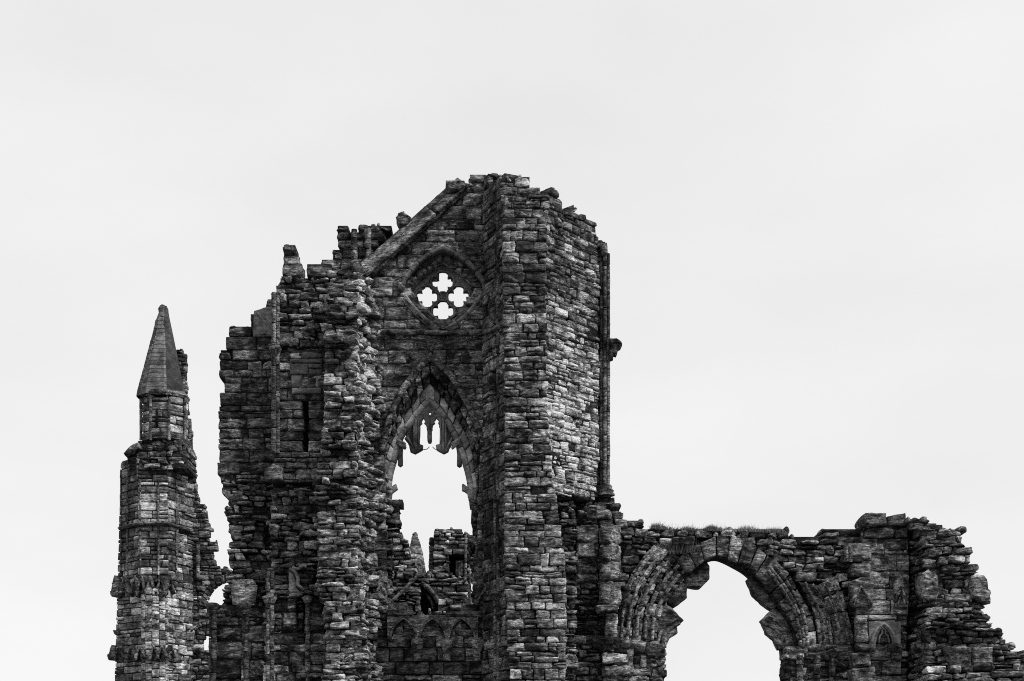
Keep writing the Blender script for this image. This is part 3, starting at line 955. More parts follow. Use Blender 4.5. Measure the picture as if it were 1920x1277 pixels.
# hanging tracery
b = Batch(85)
slab(b, f, [(759, 812), (768, 800), (780, 786), (788, 780), (788, 812), (776, 836), (772, 838), (764, 822)], -.58, -.72, TB * .6, .02)  # added dark panels; the shade of the arch recess is in their tone
b.mark()
slab(b, f, [(826, 780), (834, 786), (844, 800), (853, 812), (849, 826), (842, 838), (838, 836), (826, 812)], -.58, -.72, TB * .6, .02)
b.each("recess_shade_panel", M_SMOOTH, W)
b = Batch(74)
tf, tb = -.46, -.66
slab(b, f, [(774, 782), (786, 776), (788, 800), (786.5, 832), (793, 834), (792, 842), (785, 846), (778, 850), (769, 846), (767, 838), (773, 834), (774.5, 810)], tf, tb, TB * .9, .04, amp=.01)
slab(b, f, [(763, 815), (766, 816), (774, 833), (772, 840), (768, 838), (764, 829), (761, 826), (758, 822)], tf - .06, tb, TB * .9, .03, amp=.01)
slab(b, f, [(764, 806), (775, 790), (776, 795), (767, 812), (762, 816)], tf - .06, tb, TB * .8, .03, amp=.01)
b.mark()
slab(b, f, [(824, 776), (837, 786), (838, 810), (838, 834), (843, 838), (840, 846), (832, 850), (824, 846), (818, 842), (817, 834), (824, 832), (825, 800)], tf, tb, TB * .9, .04, amp=.01)
slab(b, f, [(849, 814), (852, 818), (853, 823), (848, 829), (845, 836), (843, 840), (838, 838), (838, 832)], tf - .06, tb, TB * .9, .03, amp=.01)
slab(b, f, [(837, 790), (847, 808), (850, 816), (846, 814), (837, 797)], tf - .06, tb, TB * .8, .03, amp=.01)
b.each("tracery_stump", M_SMOOTH, W)
b = Batch(86)
for xs_, y0, y1 in ((776.5, 800, 838), (780, 786, 844), (784.5, 788, 832), (826, 790, 832), (831, 782, 845), (835.5, 790, 838)):
    roll(b, f, f.uv(xs_, y0, tf + .02), f.uv(xs_, y1, tf + .02), tf + .01, .04 if xs_ in (780, 831) else .025, TB * 1.2, amp=.004)
    if xs_ == 784.5: b.mark()
for p, q_ in (((848, 808), (836, 791)), ((848, 820), (838, 840)), ((764, 808), (776, 791)), ((764, 820), (775, 840))):
    if p == (764, 808): b.mark()
    roll(b, f, f.uv(*p, tf), f.uv(*q_, tf), tf + .01, .03, TB * 1.2, amp=.004)
b.each("tracery_roll", M_SMOOTH, W)
b = Batch(75)
slab(b, f, [(801, 803), (809.5, 803), (809.5, 825), (808, 829.5), (803, 829.5), (801, 825)], tf, tb, TB, .03, amp=.008)
b.build("mullion", M_SMOOTH, W)
head = [(806, 757), (828, 778), (828, 800), (824, 800), (824, 796), (822, 793), (823.5, 789), (821, 786), (818, 783), (815.5, 787), (813, 789), (815, 793), (811.5, 796), (810, 801), (810, 806),
        (801, 806), (800.5, 801), (799, 796), (796, 793), (798, 789), (796, 786), (794, 783), (791, 787), (789.5, 790), (791, 793), (788, 796), (786.5, 800), (784, 800), (785, 778)]
plate("tracery_head", f, head, [[(806, 771), (810, 775), (806, 779), (802, 775)]], tf, tb + .05, M_SMOOTH, W, TB * .8, .03)
b = Batch(76)
sweep(b, f, [(797, 773), (806, 782), (806, 806)], [(-.02, tf), (0, tf + .05), (.02, tf)], TB); sweep(b, f, [(815, 773), (806, 782)], [(-.02, tf), (0, tf + .05), (.02, tf)], TB)
b.build("tracery_roll", M_SMOOTH, W)
for pts in ([(786, 834), (794, 834), (799, 833), (803, 829)], [(809, 829), (813, 833), (818, 834), (828, 834)]):
    b = Batch(77)
    P_ = sm(pts, 5)
    for a, c in zip(P_[:-1], P_[1:]): roll(b, f, f.uv(*a), f.uv(*c), -.6, .012, .02, 5, 0)
    b.build("iron_tie", M_IRON, W)
for pts in ([(744, 832), (756, 832), (754.5, 850), (755, 871), (750, 874), (745.5, 871), (746, 850)], [(854, 832), (863, 834), (865, 850), (866, 872), (861, 875), (856.5, 872), (857, 850)]):
    b = Batch(78); slab(b, f, pts, tf, tb, TB, .04, amp=.01); b.build("mullion_stump", M_SMOOTH, W)
for pts in ([(728, 918), (738, 909), (743, 907), (745.5, 916), (740, 920), (735, 924), (734, 932), (730, 937), (727, 934)], [(866, 908), (869, 907), (877, 913), (882, 920), (885, 934), (881, 937), (877, 931), (876, 925), (871, 921), (866, 919)]):
    b = Batch(79); slab(b, f, pts, -.36, -.56, TB * 1.1, .012, amp=.006, step=.03); b.build("cusp", M_SMOOTH, W)
for (x0, x1) in ((729, 754), (880, 896)):
    b = Batch(80 + x0)
    sweep(b, f, [(x0, 938), (x1, 938)], [(-.14, -1.0), (-.14, -.36), (-.05, -.25), (.02, -.22), (.04, -.35), (.04, -1.0)], TB * .9, amp=.02)
    if x0 == 729:
        sweep(b, f, [(744, 944), (744, 992)], [(-.09, -1.0), (-.09, -.5), (-.03, -.4), (.05, -.45), (.05, -1.0)], TB * .8, amp=.02)
    else:
        slab(b, f, [(884, 944), (896, 944), (896, 978), (883, 979)], -.35, -.9, TB * .6, .04)
    b.build("springer", M_STONE, W)
# right jamb: carved faces and shafts
f3 = Face((884, 45.6), (908, 44.85))
b = Batch(81)
masonry(b, f3, [[(886, 950), (908, 940), (908, 1158), (886, 1158), (884, 1100), (890, 1030), (893, 985)]], 'squared', T=.5, tone=TB * .7)
b.build("jamb", M_STONE, W)
b = Batch(82)
slab(b, f, [(894, 1066), (915, 1064), (921, 1072), (922, 1090), (918, 1110), (922, 1130), (893, 1136), (890, 1120), (897, 1098), (893, 1080)], .12, -.3, TB * 1.0, .05, amp=.05)
sweep(b, f, sm([(895, 1130), (902, 1116), (911, 1106), (918, 1120), (921, 1132)]), [(-.05, .05), (-.03, .2), (.03, .2), (.05, .05)], TB * 1.1)
b.mark()
sweep(b, f, sm([(905, 985), (903, 970), (909, 960), (916, 970), (914, 985)]), [(-.04, -.05), (-.03, .1), (.03, .1), (.04, -.05)], TB * .9)
b.mark()
slab(b, f, [(706, 1090), (713, 1085), (719, 1092), (724, 1110), (722, 1128), (705, 1127)], .3, -.3, TB * 1.3, .05, amp=.02)
sweep(b, f, [(704, 1112), (714, 1096), (723, 1114)], [(-.04, .1), (-.03, .38), (.03, .38), (.04, .1)], TB * 1.6)
b.each("carved_gablet", M_STONE, W)

# --- sill and blind arcade under the window
b = Batch(91)
sweep(b, f, [(724, 1148), (773, 1148)], [(-.1, -.5), (-.1, .06), (-.04, .10), (.08, .0), (.1, -.5)], TB * .6, amp=.015)
b.mark()
sweep(b, f, [(835, 1150), (930, 1150)], [(-.1, -.5), (-.1, .06), (-.04, .10), (.08, .0), (.1, -.5)], TB * .6, amp=.02)
b.mark()
slab(b, f, [(727, 1130), (762, 1129), (763, 1146), (727, 1146)], -.1, -.7, TB * .8, .03)
b.mark()
slab(b, f, [(864, 1134), (893, 1132), (895, 1150), (864, 1150)], -.1, -.7, TB * 1.0, .03)
b.each("sill", M_STONE, G)
A = part_empty("blind_arcade", G)
lab(A, "three blind pointed arches under the great window")


def pointed(cx_, w, ytop, ybot, n=7, k_=1.75):
    Rr = w * k_
    phi = math.acos((w - Rr) / Rr)
    top = Rr * math.sin(phi)
    L = []
    for k in range(n + 1):
        a = math.pi + (phi - math.pi) * k / n
        L.append((cx_ - w + Rr + Rr * math.cos(a), ybot + (ytop - ybot) * Rr * math.sin(a) / top))
    L[-1] = (cx_, ytop)
    return L + [(2 * cx_ - x, y) for x, y in L[-2::-1]]


outer = [(726, 1154), (896, 1154), (896, 1199)]
ed = []
for cx_ in (866, 811, 756): ed += pointed(cx_, 26, 1157, 1199)[::-1]
plate("spandrel", f, outer + ed + [(726, 1199)], [], .03, -.16, M_STONE, A, TB * 1.0, .03, .015)
for k, cx_ in enumerate((756, 811, 866)):
    b = Batch(92 + k)
    sweep(b, f, pointed(cx_, 25, 1159, 1199), [(-.04, -.1), (-.03, .06), (.02, .06), (.04, -.1)], TB * 1.0, amp=.008)
    slab(b, f, [(cx_ - 22, 1198), (cx_ - 16, 1180), (cx_ - 3, 1166), (cx_ - .6, 1166), (cx_ - .6, 1198)], -.16, -.26, TB * 1.35, .015, amp=.05)
    slab(b, f, [(cx_ + .6, 1198), (cx_ + .6, 1166), (cx_ + 3, 1166), (cx_ + 16, 1180), (cx_ + 22, 1198)], -.16, -.26, TB * 1.15, .015, amp=.05)
    b.build("arch_panel", M_STONE, A)
for k, cx_ in enumerate((783, 838, 895)):
    b = Batch(96 + k)
    u, v = f.uv(cx_, 1200)
    lathe(b, f, u, [v - .62, v - .4, v - .38, v - .3, v - .1, v, v + .04], [.12, .13, .1, .14, .2, .2, .12], -.02, TB * 1.0, .03)
    b.build("capital", M_STONE, A)

# --- angled return between gable and tower, with its shafts
f = Face((901, 45.05), (943, 43.55))
b = Batch(101)
slot = [(918, 690), (930, 684), (930, 740), (920, 745)]
masonry(b, f, [[(903, 334), (916, 338), (944, 326), (946, 1610), (903, 1610)], slot], 'ashlar', T=.5, tone=TB * .8, scale=.95, ends=False, zones=[(922, 1060, 25, 160, .7)])
b.build("return_wall", M_STONE, G)
b = Batch(102)
shaft(b, f, 935, 400, 1330, .07, -.02, TB * .7, block=.8, amp=.02)
b.mark()
shaft(b, f, 929, 930, 1330, .06, .02, TB * .75, block=.6, amp=.02)
b.mark()
sweep(b, f, [(903, 622), (922, 616), (942, 606)], [(-.07, -.1), (-.07, .08), (-.02, .14), (.07, .05), (.09, -.1)], TB * .8, amp=.02)
b.mark()
u, v = f.uv(931, 1118)
lathe(b, f, u, [v - .12, v - .03, v, v + .05, v + .1, v + .14], [.1, .16, .14, .2, .2, .1], .0, TB * .9, .03)
b.each("engaged_shaft", M_STONE, G)

# ================================================================== broken stair tower on the right of the gable (still part of the gable)
f = Face((934, 43.4), (1066, 43.4))
b = Batch(111)
fr = [(936, 331), (949, 325), (958, 333), (974, 327), (993, 330), (1000, 341), (1013, 345), (1015, 353), (1032, 357), (1026, 425), (1025, 500), (1026, 700), (1029, 773), (1034, 866), (1042, 925), (1052, 994),
      (1060, 1060), (1062, 1200), (1064, 1610), (956, 1610), (955, 1277), (946, 1100), (945, 900), (944, 650), (941, 500), (940, 400)]
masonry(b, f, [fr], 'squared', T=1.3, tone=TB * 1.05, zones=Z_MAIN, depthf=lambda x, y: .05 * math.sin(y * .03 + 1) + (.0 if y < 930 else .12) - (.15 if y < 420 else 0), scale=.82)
b.build("tower_front", M_STONE, G)
f = Face((1020, 43.45), (1128, 45.35))
b = Batch(112)
fa = [(1022, 357), (1049, 356), (1054, 372), (1060, 388), (1080, 391), (1083, 399), (1096, 402), (1101, 406), (1121, 416), (1120, 425), (1123, 450), (1125, 700), (1125, 800), (1121, 932), (1085, 934),
      (1050, 930), (1038, 925), (1024, 900), (1020, 700)]
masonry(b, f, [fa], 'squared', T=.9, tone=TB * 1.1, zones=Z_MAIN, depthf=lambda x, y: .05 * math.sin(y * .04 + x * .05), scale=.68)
b.build("tower_side", M_STONE, G)
f = Face((1110, 45.45), (1160, 45.45))
b = Batch(113)
masonry(b, f, [[(1108, 452), (1138, 453), (1139, 474), (1143, 640), (1144, 905), (1150, 935), (1108, 935)]], 'ashlar', T=.7, d0=-.05, tone=TB * .8, ends=False)
b.build("shaft_wall", M_STONE, G)
b = Batch(114)
for px, r, d in ((1128, .05, -.02), (1134, .06, .05), (1140.5, .055, .0)):
    b.mark()
    shaft(b, f, px, 475 if px > 1130 else 490, 915, r, d, TB * .9, block=1.0)
slab(b, f, [(1126, 457), (1138, 454), (1140, 474), (1128, 476)], .2, -.3, TB * .9, .04)
u, v = f.uv(1137, 930)
lathe(b, f, u, [v, v + .06, v + .1, v + .16, v + .2, v + .3, v + .36], [.26, .26, .2, .23, .17, .17, .1], .02, TB * .9, .02, 12)
b.each("engaged_shaft", M_STONE, G)
b = Batch(115)
slab(b, f, [(1141, 638), (1150, 635), (1163, 637.5), (1166.5, 643), (1165, 648), (1160, 651), (1158, 658), (1155, 662), (1151, 661), (1150, 668), (1144, 671)], .18, -.25, TB * .7, .05, amp=.05, dome=.05)
slab(b, f, [(1141, 634), (1156, 634), (1166, 640), (1165, 644), (1142, 642)], .26, -.3, TB * .7, .03, amp=.03)
lab(b.build("corbel", M_STONE, G), "broken carved corbel sticking out of the tower shaft")

# ================================================================== ARCHED WALL on the right
K = thing("ruined_arch_wall", "low ruined wall with a wide broken round arch, grass along its top", "ruined wall", ground_at(1350, 45.5))
f = Face((1040, 45.4), (1720, 45.4))
b = Batch(121)
hole = [(1156, 1205), (1158, 1190), (1162, 1143), (1173, 1099), (1195, 1058), (1222, 1022), (1232, 1012), (1262, 1016), (1290, 1014), (1318, 1011), (1360, 1003), (1419, 1023), (1475, 1066), (1499, 1088), (1531, 1096),
        (1567, 1079), (1580, 1107), (1597, 1161), (1602, 1207), (1478, 1212), (1478, 1610), (1249, 1610), (1249, 1205)]
wal = [(1044, 932), (1122, 932), (1153, 935), (1160, 942), (1161, 957), (1170, 969), (1172, 979), (1185, 977), (1201, 980), (1215, 985), (1232, 990), (1357, 994), (1478, 997), (1492, 999), (1527, 1001), (1553, 995), (1578, 994),
       (1590, 989), (1613, 988), (1640, 984), (1700, 986), (1705, 1610), (1044, 1610)]
up_w = [p for p in wal]
Z_K = [(1090, 1040, 35, 100, 1.15), (1500, 1040, 60, 40, 1.15), (1150, 1140, 30, 60, 1.4), (1100, 1160, 40, 40, .6), (1660, 1110, 40, 40, 1.2)]
masonry(b, f, [wal, hole], 'rubble', T=1.5, tone=TB * 1.0, zones=Z_K, scale=1.05)
b.build("wall", M_STONE, K)
# grass tuft ledge behind the broken orders
b = Batch(122)
masonry(b, f, [[(1222, 1008), (1325, 1004), (1325, 1040), (1300, 1048), (1262, 1056), (1236, 1050), (1222, 1030)]], 'rubble', T=.8, d0=-.55, tone=TB * .7)
b.build("core_masonry", M_STONE, K)

# arch orders
orders = part_empty("arch", K)
lab(orders, "round arch of moulded stones with three stepped orders at each side")
O0 = sm([(1156, 1203), (1162, 1143), (1173, 1099), (1195, 1058), (1226, 1020)])
O3 = sm([(1232, 1212), (1234, 1171), (1251, 1127), (1279, 1088), (1312, 1060)])


def lerp(P_, Q_, t): return [(a[0] * (1 - t) + c[0] * t, a[1] * (1 - t) + c[1] * t) for a, c in zip(P_, Q_)]


def order(pairs, seed, **kw):
    b = Batch(seed)
    for (o, i, n, fr_, kwargs) in pairs: voussoirs(b, f, o, i, n, fr_, -1.0, **kwargs)
    return b.build("arch_order", M_STONE, orders)


b = Batch(130)
backing(b, f, O0 + O3[::-1], -.36, -.98)
b.build("core_masonry", M_STONE, orders)
order([(O0, lerp(O0, O3, .36), 6, .12, dict(tone=TB * 1.0, style='rough', groove=True))], 131)
order([(lerp(O0, O3, .37), lerp(O0, O3, .60), 8, -.02, dict(tone=TB * 1.05, style='rough', groove=False))], 132)
order([(lerp(O0, O3, .61), O3, 7, -.14, dict(tone=TB * .95, style='rough', groove=True))], 133)
ro = sm([(1268, 1050), (1290, 1031), (1318, 1016), (1342, 1005), (1362, 1002), (1390, 1008), (1419, 1023), (1447, 1047), (1475, 1068), (1492, 1099), (1523, 1155), (1532, 1210)])
ri = sm([(1282, 1088), (1305, 1067), (1328, 1054), (1342, 1050), (1355, 1053), (1376, 1064), (1400, 1079), (1425, 1105), (1448, 1134), (1462, 1152), (1478, 1180), (1490, 1213)])
order([(ro, ri, 14, .02, dict(tone=TB * .95, style='squared', groove=False, dvar=.03, idepth=-.95))], 134)
b = Batch(138)
backing(b, f, [(x * .9 + u_ * .1, y * .9 + w_ * .1) for (x, y), (u_, w_) in zip(ro, ri)] + [(x * .9 + u_ * .1, y * .9 + w_ * .1) for (x, y), (u_, w_) in zip(ri, ro)][::-1], -.2, -.9)
b.build("core_masonry", M_STONE, orders)
rs = sm([(1452, 1060), (1470, 1082), (1488, 1110), (1505, 1145), (1512, 1180), (1515, 1210)])
b = Batch(135)
for k_ in (0, 8, 15):
    sweep(b, f, [(x - k_ * .75, y + k_ * .55) for x, y in rs], [(-.06, -.1), (-.05, .08), (0, .12), (.05, .08), (.06, -.1)], TB * 1.2, amp=.02, block=.55)
b.mark()
for t_, d_ in ((.10, .17), (.27, .17), (.48, .04), (.70, -.06), (.88, -.06)):
    sweep(b, f, lerp(O0, O3, t_)[2:-3], [(-.06, d_ - .12), (-.05, d_ + .0), (0, d_ + .04), (.05, d_), (.06, d_ - .12)], TB * 1.05, amp=.04, block=.56, step=.07)
b.each("moulding", M_STONE, orders)
Ra = sm([(1499, 1089), (1531, 1155), (1537, 1210)]); Rb = sm([(1532, 1097), (1558, 1155), (1568, 1210)]); Rc = sm([(1567, 1079), (1588, 1135), (1602, 1208)])
b = Batch(139)
backing(b, f, [(x - 22, y + 4) for x, y in Ra] + Rc[::-1], -.3, -.98)
b.build("core_masonry", M_STONE, orders)
order([(Rb, Ra, 5, .06, dict(tone=TB * 1.0, style='rough', groove=True))], 136)
order([(Rc, Rb, 4, .18, dict(tone=TB * 1.0, style='rough', groove=True))], 137)
b = Batch(129)
for t_, d_ in ((.14, .12), (.36, .12), (.62, .23), (.86, .23)):
    sweep(b, f, lerp(Ra, Rc, t_)[2:], [(-.05, d_ - .12), (-.04, d_), (0, d_ + .04), (.04, d_), (.05, d_ - .12)], TB * .9, amp=.025, block=.5, step=.07)
b.build("moulding", M_STONE, orders)
# hanging stones of the lost inner order
hang = [([(1247, 1131), (1258, 1137), (1270, 1150), (1282, 1163), (1276, 1168), (1269, 1174), (1271, 1187), (1257, 1195), (1247, 1213), (1229, 1211), (1232, 1171), (1241, 1141)], .16, "springer_stone"),
        ([(1279, 1090), (1288, 1099), (1288, 1121), (1265, 1138), (1250, 1131), (1262, 1108)], .11, "arch_stone"),
        ([(1324, 1052), (1330, 1060), (1331, 1070), (1330, 1085), (1313, 1103), (1288, 1100), (1281, 1088), (1301, 1065)], .12, "arch_stone"),
        ([(1452, 1139), (1440, 1150), (1427, 1163), (1434, 1176), (1438, 1188), (1452, 1199), (1461, 1218), (1492, 1213), (1480, 1169), (1464, 1148)], .16, "springer_stone"),
        ([(1401, 1086), (1410, 1077), (1425, 1088), (1441, 1099), (1464, 1132), (1447, 1144), (1440, 1140), (1413, 1116)], .10, "arch_stone")]
for k, (pts, tn, nm) in enumerate(hang):
    b = Batch(140 + k)
    slab(b, f, pts, -.30, -.72, tn * .95, .04, amp=.03)
    if nm == "springer_stone":
        if k == 0: pa = sm([(1233, 1210), (1238, 1188), (1250, 1172), (1272, 1160)]); pb = sm([(1240, 1211), (1245, 1193), (1255, 1180), (1275, 1167)])
        else: pa = sm([(1486, 1212), (1480, 1190), (1466, 1172), (1440, 1156)]); pb = sm([(1474, 1214), (1468, 1196), (1458, 1183), (1436, 1170)])
        for p_ in (pa, pb): sweep(b, f, p_, [(-.06, -.4), (-.04, -.26), (.04, -.26), (.06, -.4)], tn, amp=.01)
    b.build(nm, M_STONE, orders)
# imposts and jamb piers
b = Batch(151)
sweep(b, f, [(1062, 1199), (1150, 1199)], [(-.14, -.2), (-.14, .05), (-.04, .30), (.12, .28), (.14, -.2)], TB * 1.0, amp=.04, block=.6)
sweep(b, f, [(1150, 1199), (1190, 1206), (1248, 1216)], [(-.22, -1.4), (-.22, -.1), (-.05, .22), (.10, .20), (.13, -1.4)], TB * 1.0, amp=.05, block=.5)
b.build("impost", M_STONE, K)
b = Batch(152)
sweep(b, f, [(1472, 1219), (1530, 1216), (1602, 1212)], [(-.2, -.9), (-.2, -.1), (-.05, .14), (.10, .12), (.12, -.9)], TB * .8, amp=.03, block=.7)
b.build("impost", M_STONE, K)
b = Batch(153)
masonry(b, f, [[(1128, 1210), (1247, 1220), (1247, 1610), (1126, 1610)]], 'rough', T=1.4, d0=.22, tone=TB * 1.15, scale=1.15, depthf=lambda x, y: -.12 * ((x - 1128) / 60) ** 1)
for px in (1180, 1206, 1230):
    shaft(b, f, px, 1226, 1330, .1, .02 - (px - 1180) * .004, TB * 1.2, block=.4, amp=.03)
b.build("jamb_pier", M_STONE, K)
b = Batch(154)
masonry(b, f, [[(1471, 1224), (1610, 1218), (1610, 1610), (1471, 1610)]], 'squared', T=.9, d0=.08, tone=TB * .9, scale=1.2)
for px in (1500, 1532, 1560):
    shaft(b, f, px, 1228, 1330, .1, .12, TB * .95, block=.45, amp=.03)
b.build("jamb_pier", M_STONE, K)
fq = Face((1048, 44.55), (1084, 44.75))
b = Batch(158)
masonry(b, fq, [[(1050, 936), (1082, 940), (1082, 1610), (1056, 1610), (1054, 1000)]], 'rubble', T=.8, tone=TB * 1.0)
b.build("core_masonry", M_STONE, K)
# left pilaster and shaft of big weathered blocks beside the tower
b = Batch(155)
masonry(b, f, [[(1080, 950), (1122, 950), (1122, 1092), (1080, 1092)]], 'squared', T=.6, d0=.3, tone=TB * 1.25, scale=1.5, wscale=1.6, zones=Z_K)
b.build("pilaster", M_STONE, K)
b = Batch(156)
fl = Face((1122, 44.85), (1150, 44.85)); fl2 = Face((1145, 44.83), (1168, 45.4))
ys = [984, 1020, 1053, 1086, 1092, 1137]
for k in range(5):
    if ys[k + 1] - ys[k] < 10: continue
    for ff, xa, xb, tn in ((fl, 1124, 1148, 1.0), (fl2, 1147, 1167, 1.6)):  # right side has a lighter tone: light from the right painted in
        u0, vb = ff.uv(xa, ys[k + 1]); u1, vt = ff.uv(xb, ys[k])
        stone(b, ff, [(u0 + .01, vb + .02), (u1 - .01, vb + .02), (u1 - .01, vt - .02), (u0 + .01, vt - .02)], b.rng.uniform(-.03, .04), -.4, .08, .05, .05, (0, 0), .05, TB * tn, cap=True)
b.build("engaged_pier", M_STONE, K)
b = Batch(157)
slab(b, fl, [(1136, 1150), (1150, 1150), (1158, 1152), (1158, 1196), (1134, 1196)], .05, -.6, TB * 1.7, .05, amp=.05)
b.mark()
slab(b, fl, [(1116, 1135), (1148, 1133), (1160, 1136), (1158, 1146), (1120, 1148)], .12, -.5, TB * 1.4, .05, amp=.04)
b.each("facing_stone", M_STONE, K)

# --- right pier
fp = Face((1600, 45.1), (1712, 45.1))
b = Batch(161)
masonry(b, fp, [[(1621, 986), (1703, 986), (1706, 1090), (1704, 1150), (1692, 1215), (1692, 1610), (1600, 1610), (1603, 1215), (1606, 1140), (1612, 1085)]], 'ashlar', T=1.4, tone=TB * .95, scale=1.2, wscale=.95,
        zones=[(1660, 1120, 45, 60, 1.35), (1650, 1250, 70, 35, .55)])
b.build("pier", M_STONE, K)
b = Batch(162)
slab(b, fp, [(1616, 972), (1624, 961), (1662, 961), (1664, 985), (1640, 986), (1621, 985), (1616, 976)], .12, -.9, TB * .9, .06, amp=.03)
b.mark()
slab(b, fp, [(1664, 968), (1678, 965), (1699, 961), (1701, 985), (1664, 986)], .02, -.9, TB * .8, .05, amp=.03)
b.each("cap_block", M_STONE, K)
b = Batch(163)
for (x0, y0, x1, y1) in ((1581, 1022, 1629, 1055), (1592, 1060, 1628, 1084)):
    b.mark()
    u0, vb = f.uv(x0, y1); u1, vt = f.uv(x1, y0)
    stone(b, f, [(u0, vb), (u1, vb), (u1, vt), (u0, vt)], .42, -.5, .05, .03, .05, (0, 0), .03, TB * 1.05, cap=True)
for px in (1587, 1594): shaft(b, f, px, 1024, 1054, .07, .42, TB, block=.6)
b.each("projecting_block", M_STONE, K)
for (x0, x1, tn) in ((1595, 1640, .9), (1677, 1707, 1.0)):
    b = Batch(164 + x0); xm = (x0 + x1) / 2
    slab(b, fp, [(x0, 1090), (xm - 4, 1083), (x1 - 8, 1084), (x1, 1095), (x1 - 4, 1138), (x0 + 2, 1138)], .18, -.2, TB * tn, .03, amp=.02)
    sweep(b, fp, [(x0 + 2, 1128), (xm - 2, 1100), (x1 - 4, 1132)], [(-.04, .1), (-.03, .27), (.03, .27), (.04, .1)], TB * tn * 1.1, amp=.012)
    sweep(b, fp, sm([(x0 + 7, 1134), (x0 + 10, 1122), (xm - 2, 1115), (x1 - 12, 1122), (x1 - 9, 1134)]), [(-.03, .1), (-.02, .24), (.02, .24), (.03, .1)], TB * tn, amp=.01)
    b.build("gablet", M_STONE, K)
b = Batch(165)
out = [(1630, 1166), (1689, 1166), (1689, 1208)] + pointed(1658, 16, 1175, 1207)[::-1] + [(1630, 1208)]
NI = plate("niche", fp, out, [], .12, -.06, M_SMOOTH, K, TB * 1.1, .03)
b.build("niche_moulding", M_SMOOTH, NI) if b.n else None
b = Batch(166)
sweep(b, fp, pointed(1658, 22, 1169, 1207), [(-.05, .05), (-.03, .2), (.03, .2), (.05, .05)], TB * 1.2, amp=.02)
sweep(b, fp, [(1648, 1206), (1650, 1192), (1654, 1188), (1654, 1181), (1657, 1178), (1660, 1181), (1660, 1188), (1665, 1192), (1668, 1206)], [(-.02, .02), (-.02, .11), (.02, .11), (.02, .02)], TB * 1.1, amp=.01)
b.build("moulding", M_SMOOTH, NI)
b = Batch(167)
for (x0, x1) in ((1605, 1643), (1668, 1692)):
    b.mark()
    sweep(b, fp, [(x0, 1213), (x1, 1213)], [(-.12, -.1), (-.12, .08), (-.03, .2), (.1, .2), (.12, -.1)], TB * .85, amp=.045)
b.mark()
slab(b, fp, [(1606, 1158), (1626, 1158), (1628, 1204), (1606, 1204)], .2, -.2, TB * 1.5, .05, amp=.04)
b.mark()
slab(b, fp, [(1597, 1225), (1630, 1223), (1634, 1248), (1600, 1252)], .3, -.3, TB * 1.2, .06, amp=.05, dome=.06)
b.mark()
slab(b, fp, [(1596, 1254), (1640, 1250), (1645, 1285), (1596, 1290)], .32, -.3, TB * 1.1, .06, amp=.05, dome=.06)
b.each("facing_stone", M_STONE, K)

# --- broken stub sloping down on the right
fr_ = Face((1725, 44.6), (1990, 44.6)); frc = Face((1700, 45.7), (1738, 44.5))
b = Batch(171)
rub = [(1704, 973), (1711, 971), (1732, 969), (1738, 973), (1757, 974), (1764, 984), (1775, 988), (1777, 998), (1806, 996), (1808, 1002), (1803, 1008), (1806, 1018), (1814, 1025), (1815, 1032), (1822, 1034), (1821, 1047),
       (1820, 1051), (1834, 1051), (1836, 1066), (1834, 1077), (1825, 1079), (1826, 1130), (1848, 1131), (1845, 1145), (1855, 1147), (1856, 1168), (1866, 1176), (1870, 1185), (1882, 1187), (1882, 1198), (1893, 1207),
       (1895, 1214), (1904, 1215), (1905, 1223), (1920, 1223), (1950, 1232), (1990, 1250), (1990, 1610), (1730, 1610), (1730, 1180), (1738, 1140), (1738, 1060), (1722, 1000), (1706, 990)]
masonry(b, fr_, [rub], 'rubble', T=1.6, tone=TB * 1.0, zones=[(1800, 1090, 50, 50, 1.3), (1840, 1230, 80, 60, .8)], scale=.95, depthf=lambda x, y: .18 * math.sin(y * .05) + max(0, (y - 1160)) * .004 - .1 * (x > 1850))
masonry(b, frc, [[(1701, 985), (1740, 985), (1740, 1610), (1701, 1610)]], 'rubble', T=.5, tone=TB * .7, ends=False)
backing(b, f, [(1690, 990), (1728, 990), (1728, 1610), (1690, 1610)], -.55, -1.4)
b.build("broken_stub", M_STONE, K)
b = Batch(172)
slab(b, fr_, [(1822, 1079), (1830, 1076), (1847, 1077), (1853, 1090), (1855, 1104), (1859, 1106), (1858, 1130), (1840, 1129), (1823, 1120), (1819, 1098)], .1, -1.2, TB * 1.0, .06, amp=.05)
b.mark()
slab(b, fr_, [(1730, 1075), (1742, 1068), (1760, 1078), (1762, 1100), (1757, 1126), (1745, 1128), (1734, 1118), (1729, 1095)], .35, -.5, TB * 1.1, .08, amp=.07)
b.mark()
slab(b, fr_, [(1776, 1212), (1822, 1212), (1822, 1252), (1776, 1254)], .45, -.5, TB * 1.0, .04, amp=.03)
b.mark()
slab(b, fr_, [(1822, 1213), (1862, 1213), (1862, 1253), (1824, 1252)], .42, -.5, TB * .9, .05, amp=.05)
b.each("facing_stone", M_STONE, K)

# ================================================================== TURRET on the left, farther off
T_ = thing("spired_turret", "slender stone turret with a pointed octagonal spire, left of the gable", "turret", ground_at(285, 62.0))
TT = TB * 1.15
YT = 62.0
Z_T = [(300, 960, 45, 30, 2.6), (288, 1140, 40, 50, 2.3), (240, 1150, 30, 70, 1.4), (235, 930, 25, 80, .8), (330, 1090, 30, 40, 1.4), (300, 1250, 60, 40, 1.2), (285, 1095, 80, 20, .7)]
fT = flat(YT)
s = YT / F
b = Batch(201)
cx_, cyd = (300 - CX) * s, YT + 43 * s * .2
levels = [(748, 43.5), (735, 41.5), (700, 33.6), (660, 24.8), (620, 15.8), (596, 10.2), (586, 8.2), (580, 7.8), (574, 4.5), (571, 1.5)]
fc = Face((200, YT + .8), (400, YT + .8))
s_ = (YT + .8) / F
uu = fc.uv(300, 700)[0]
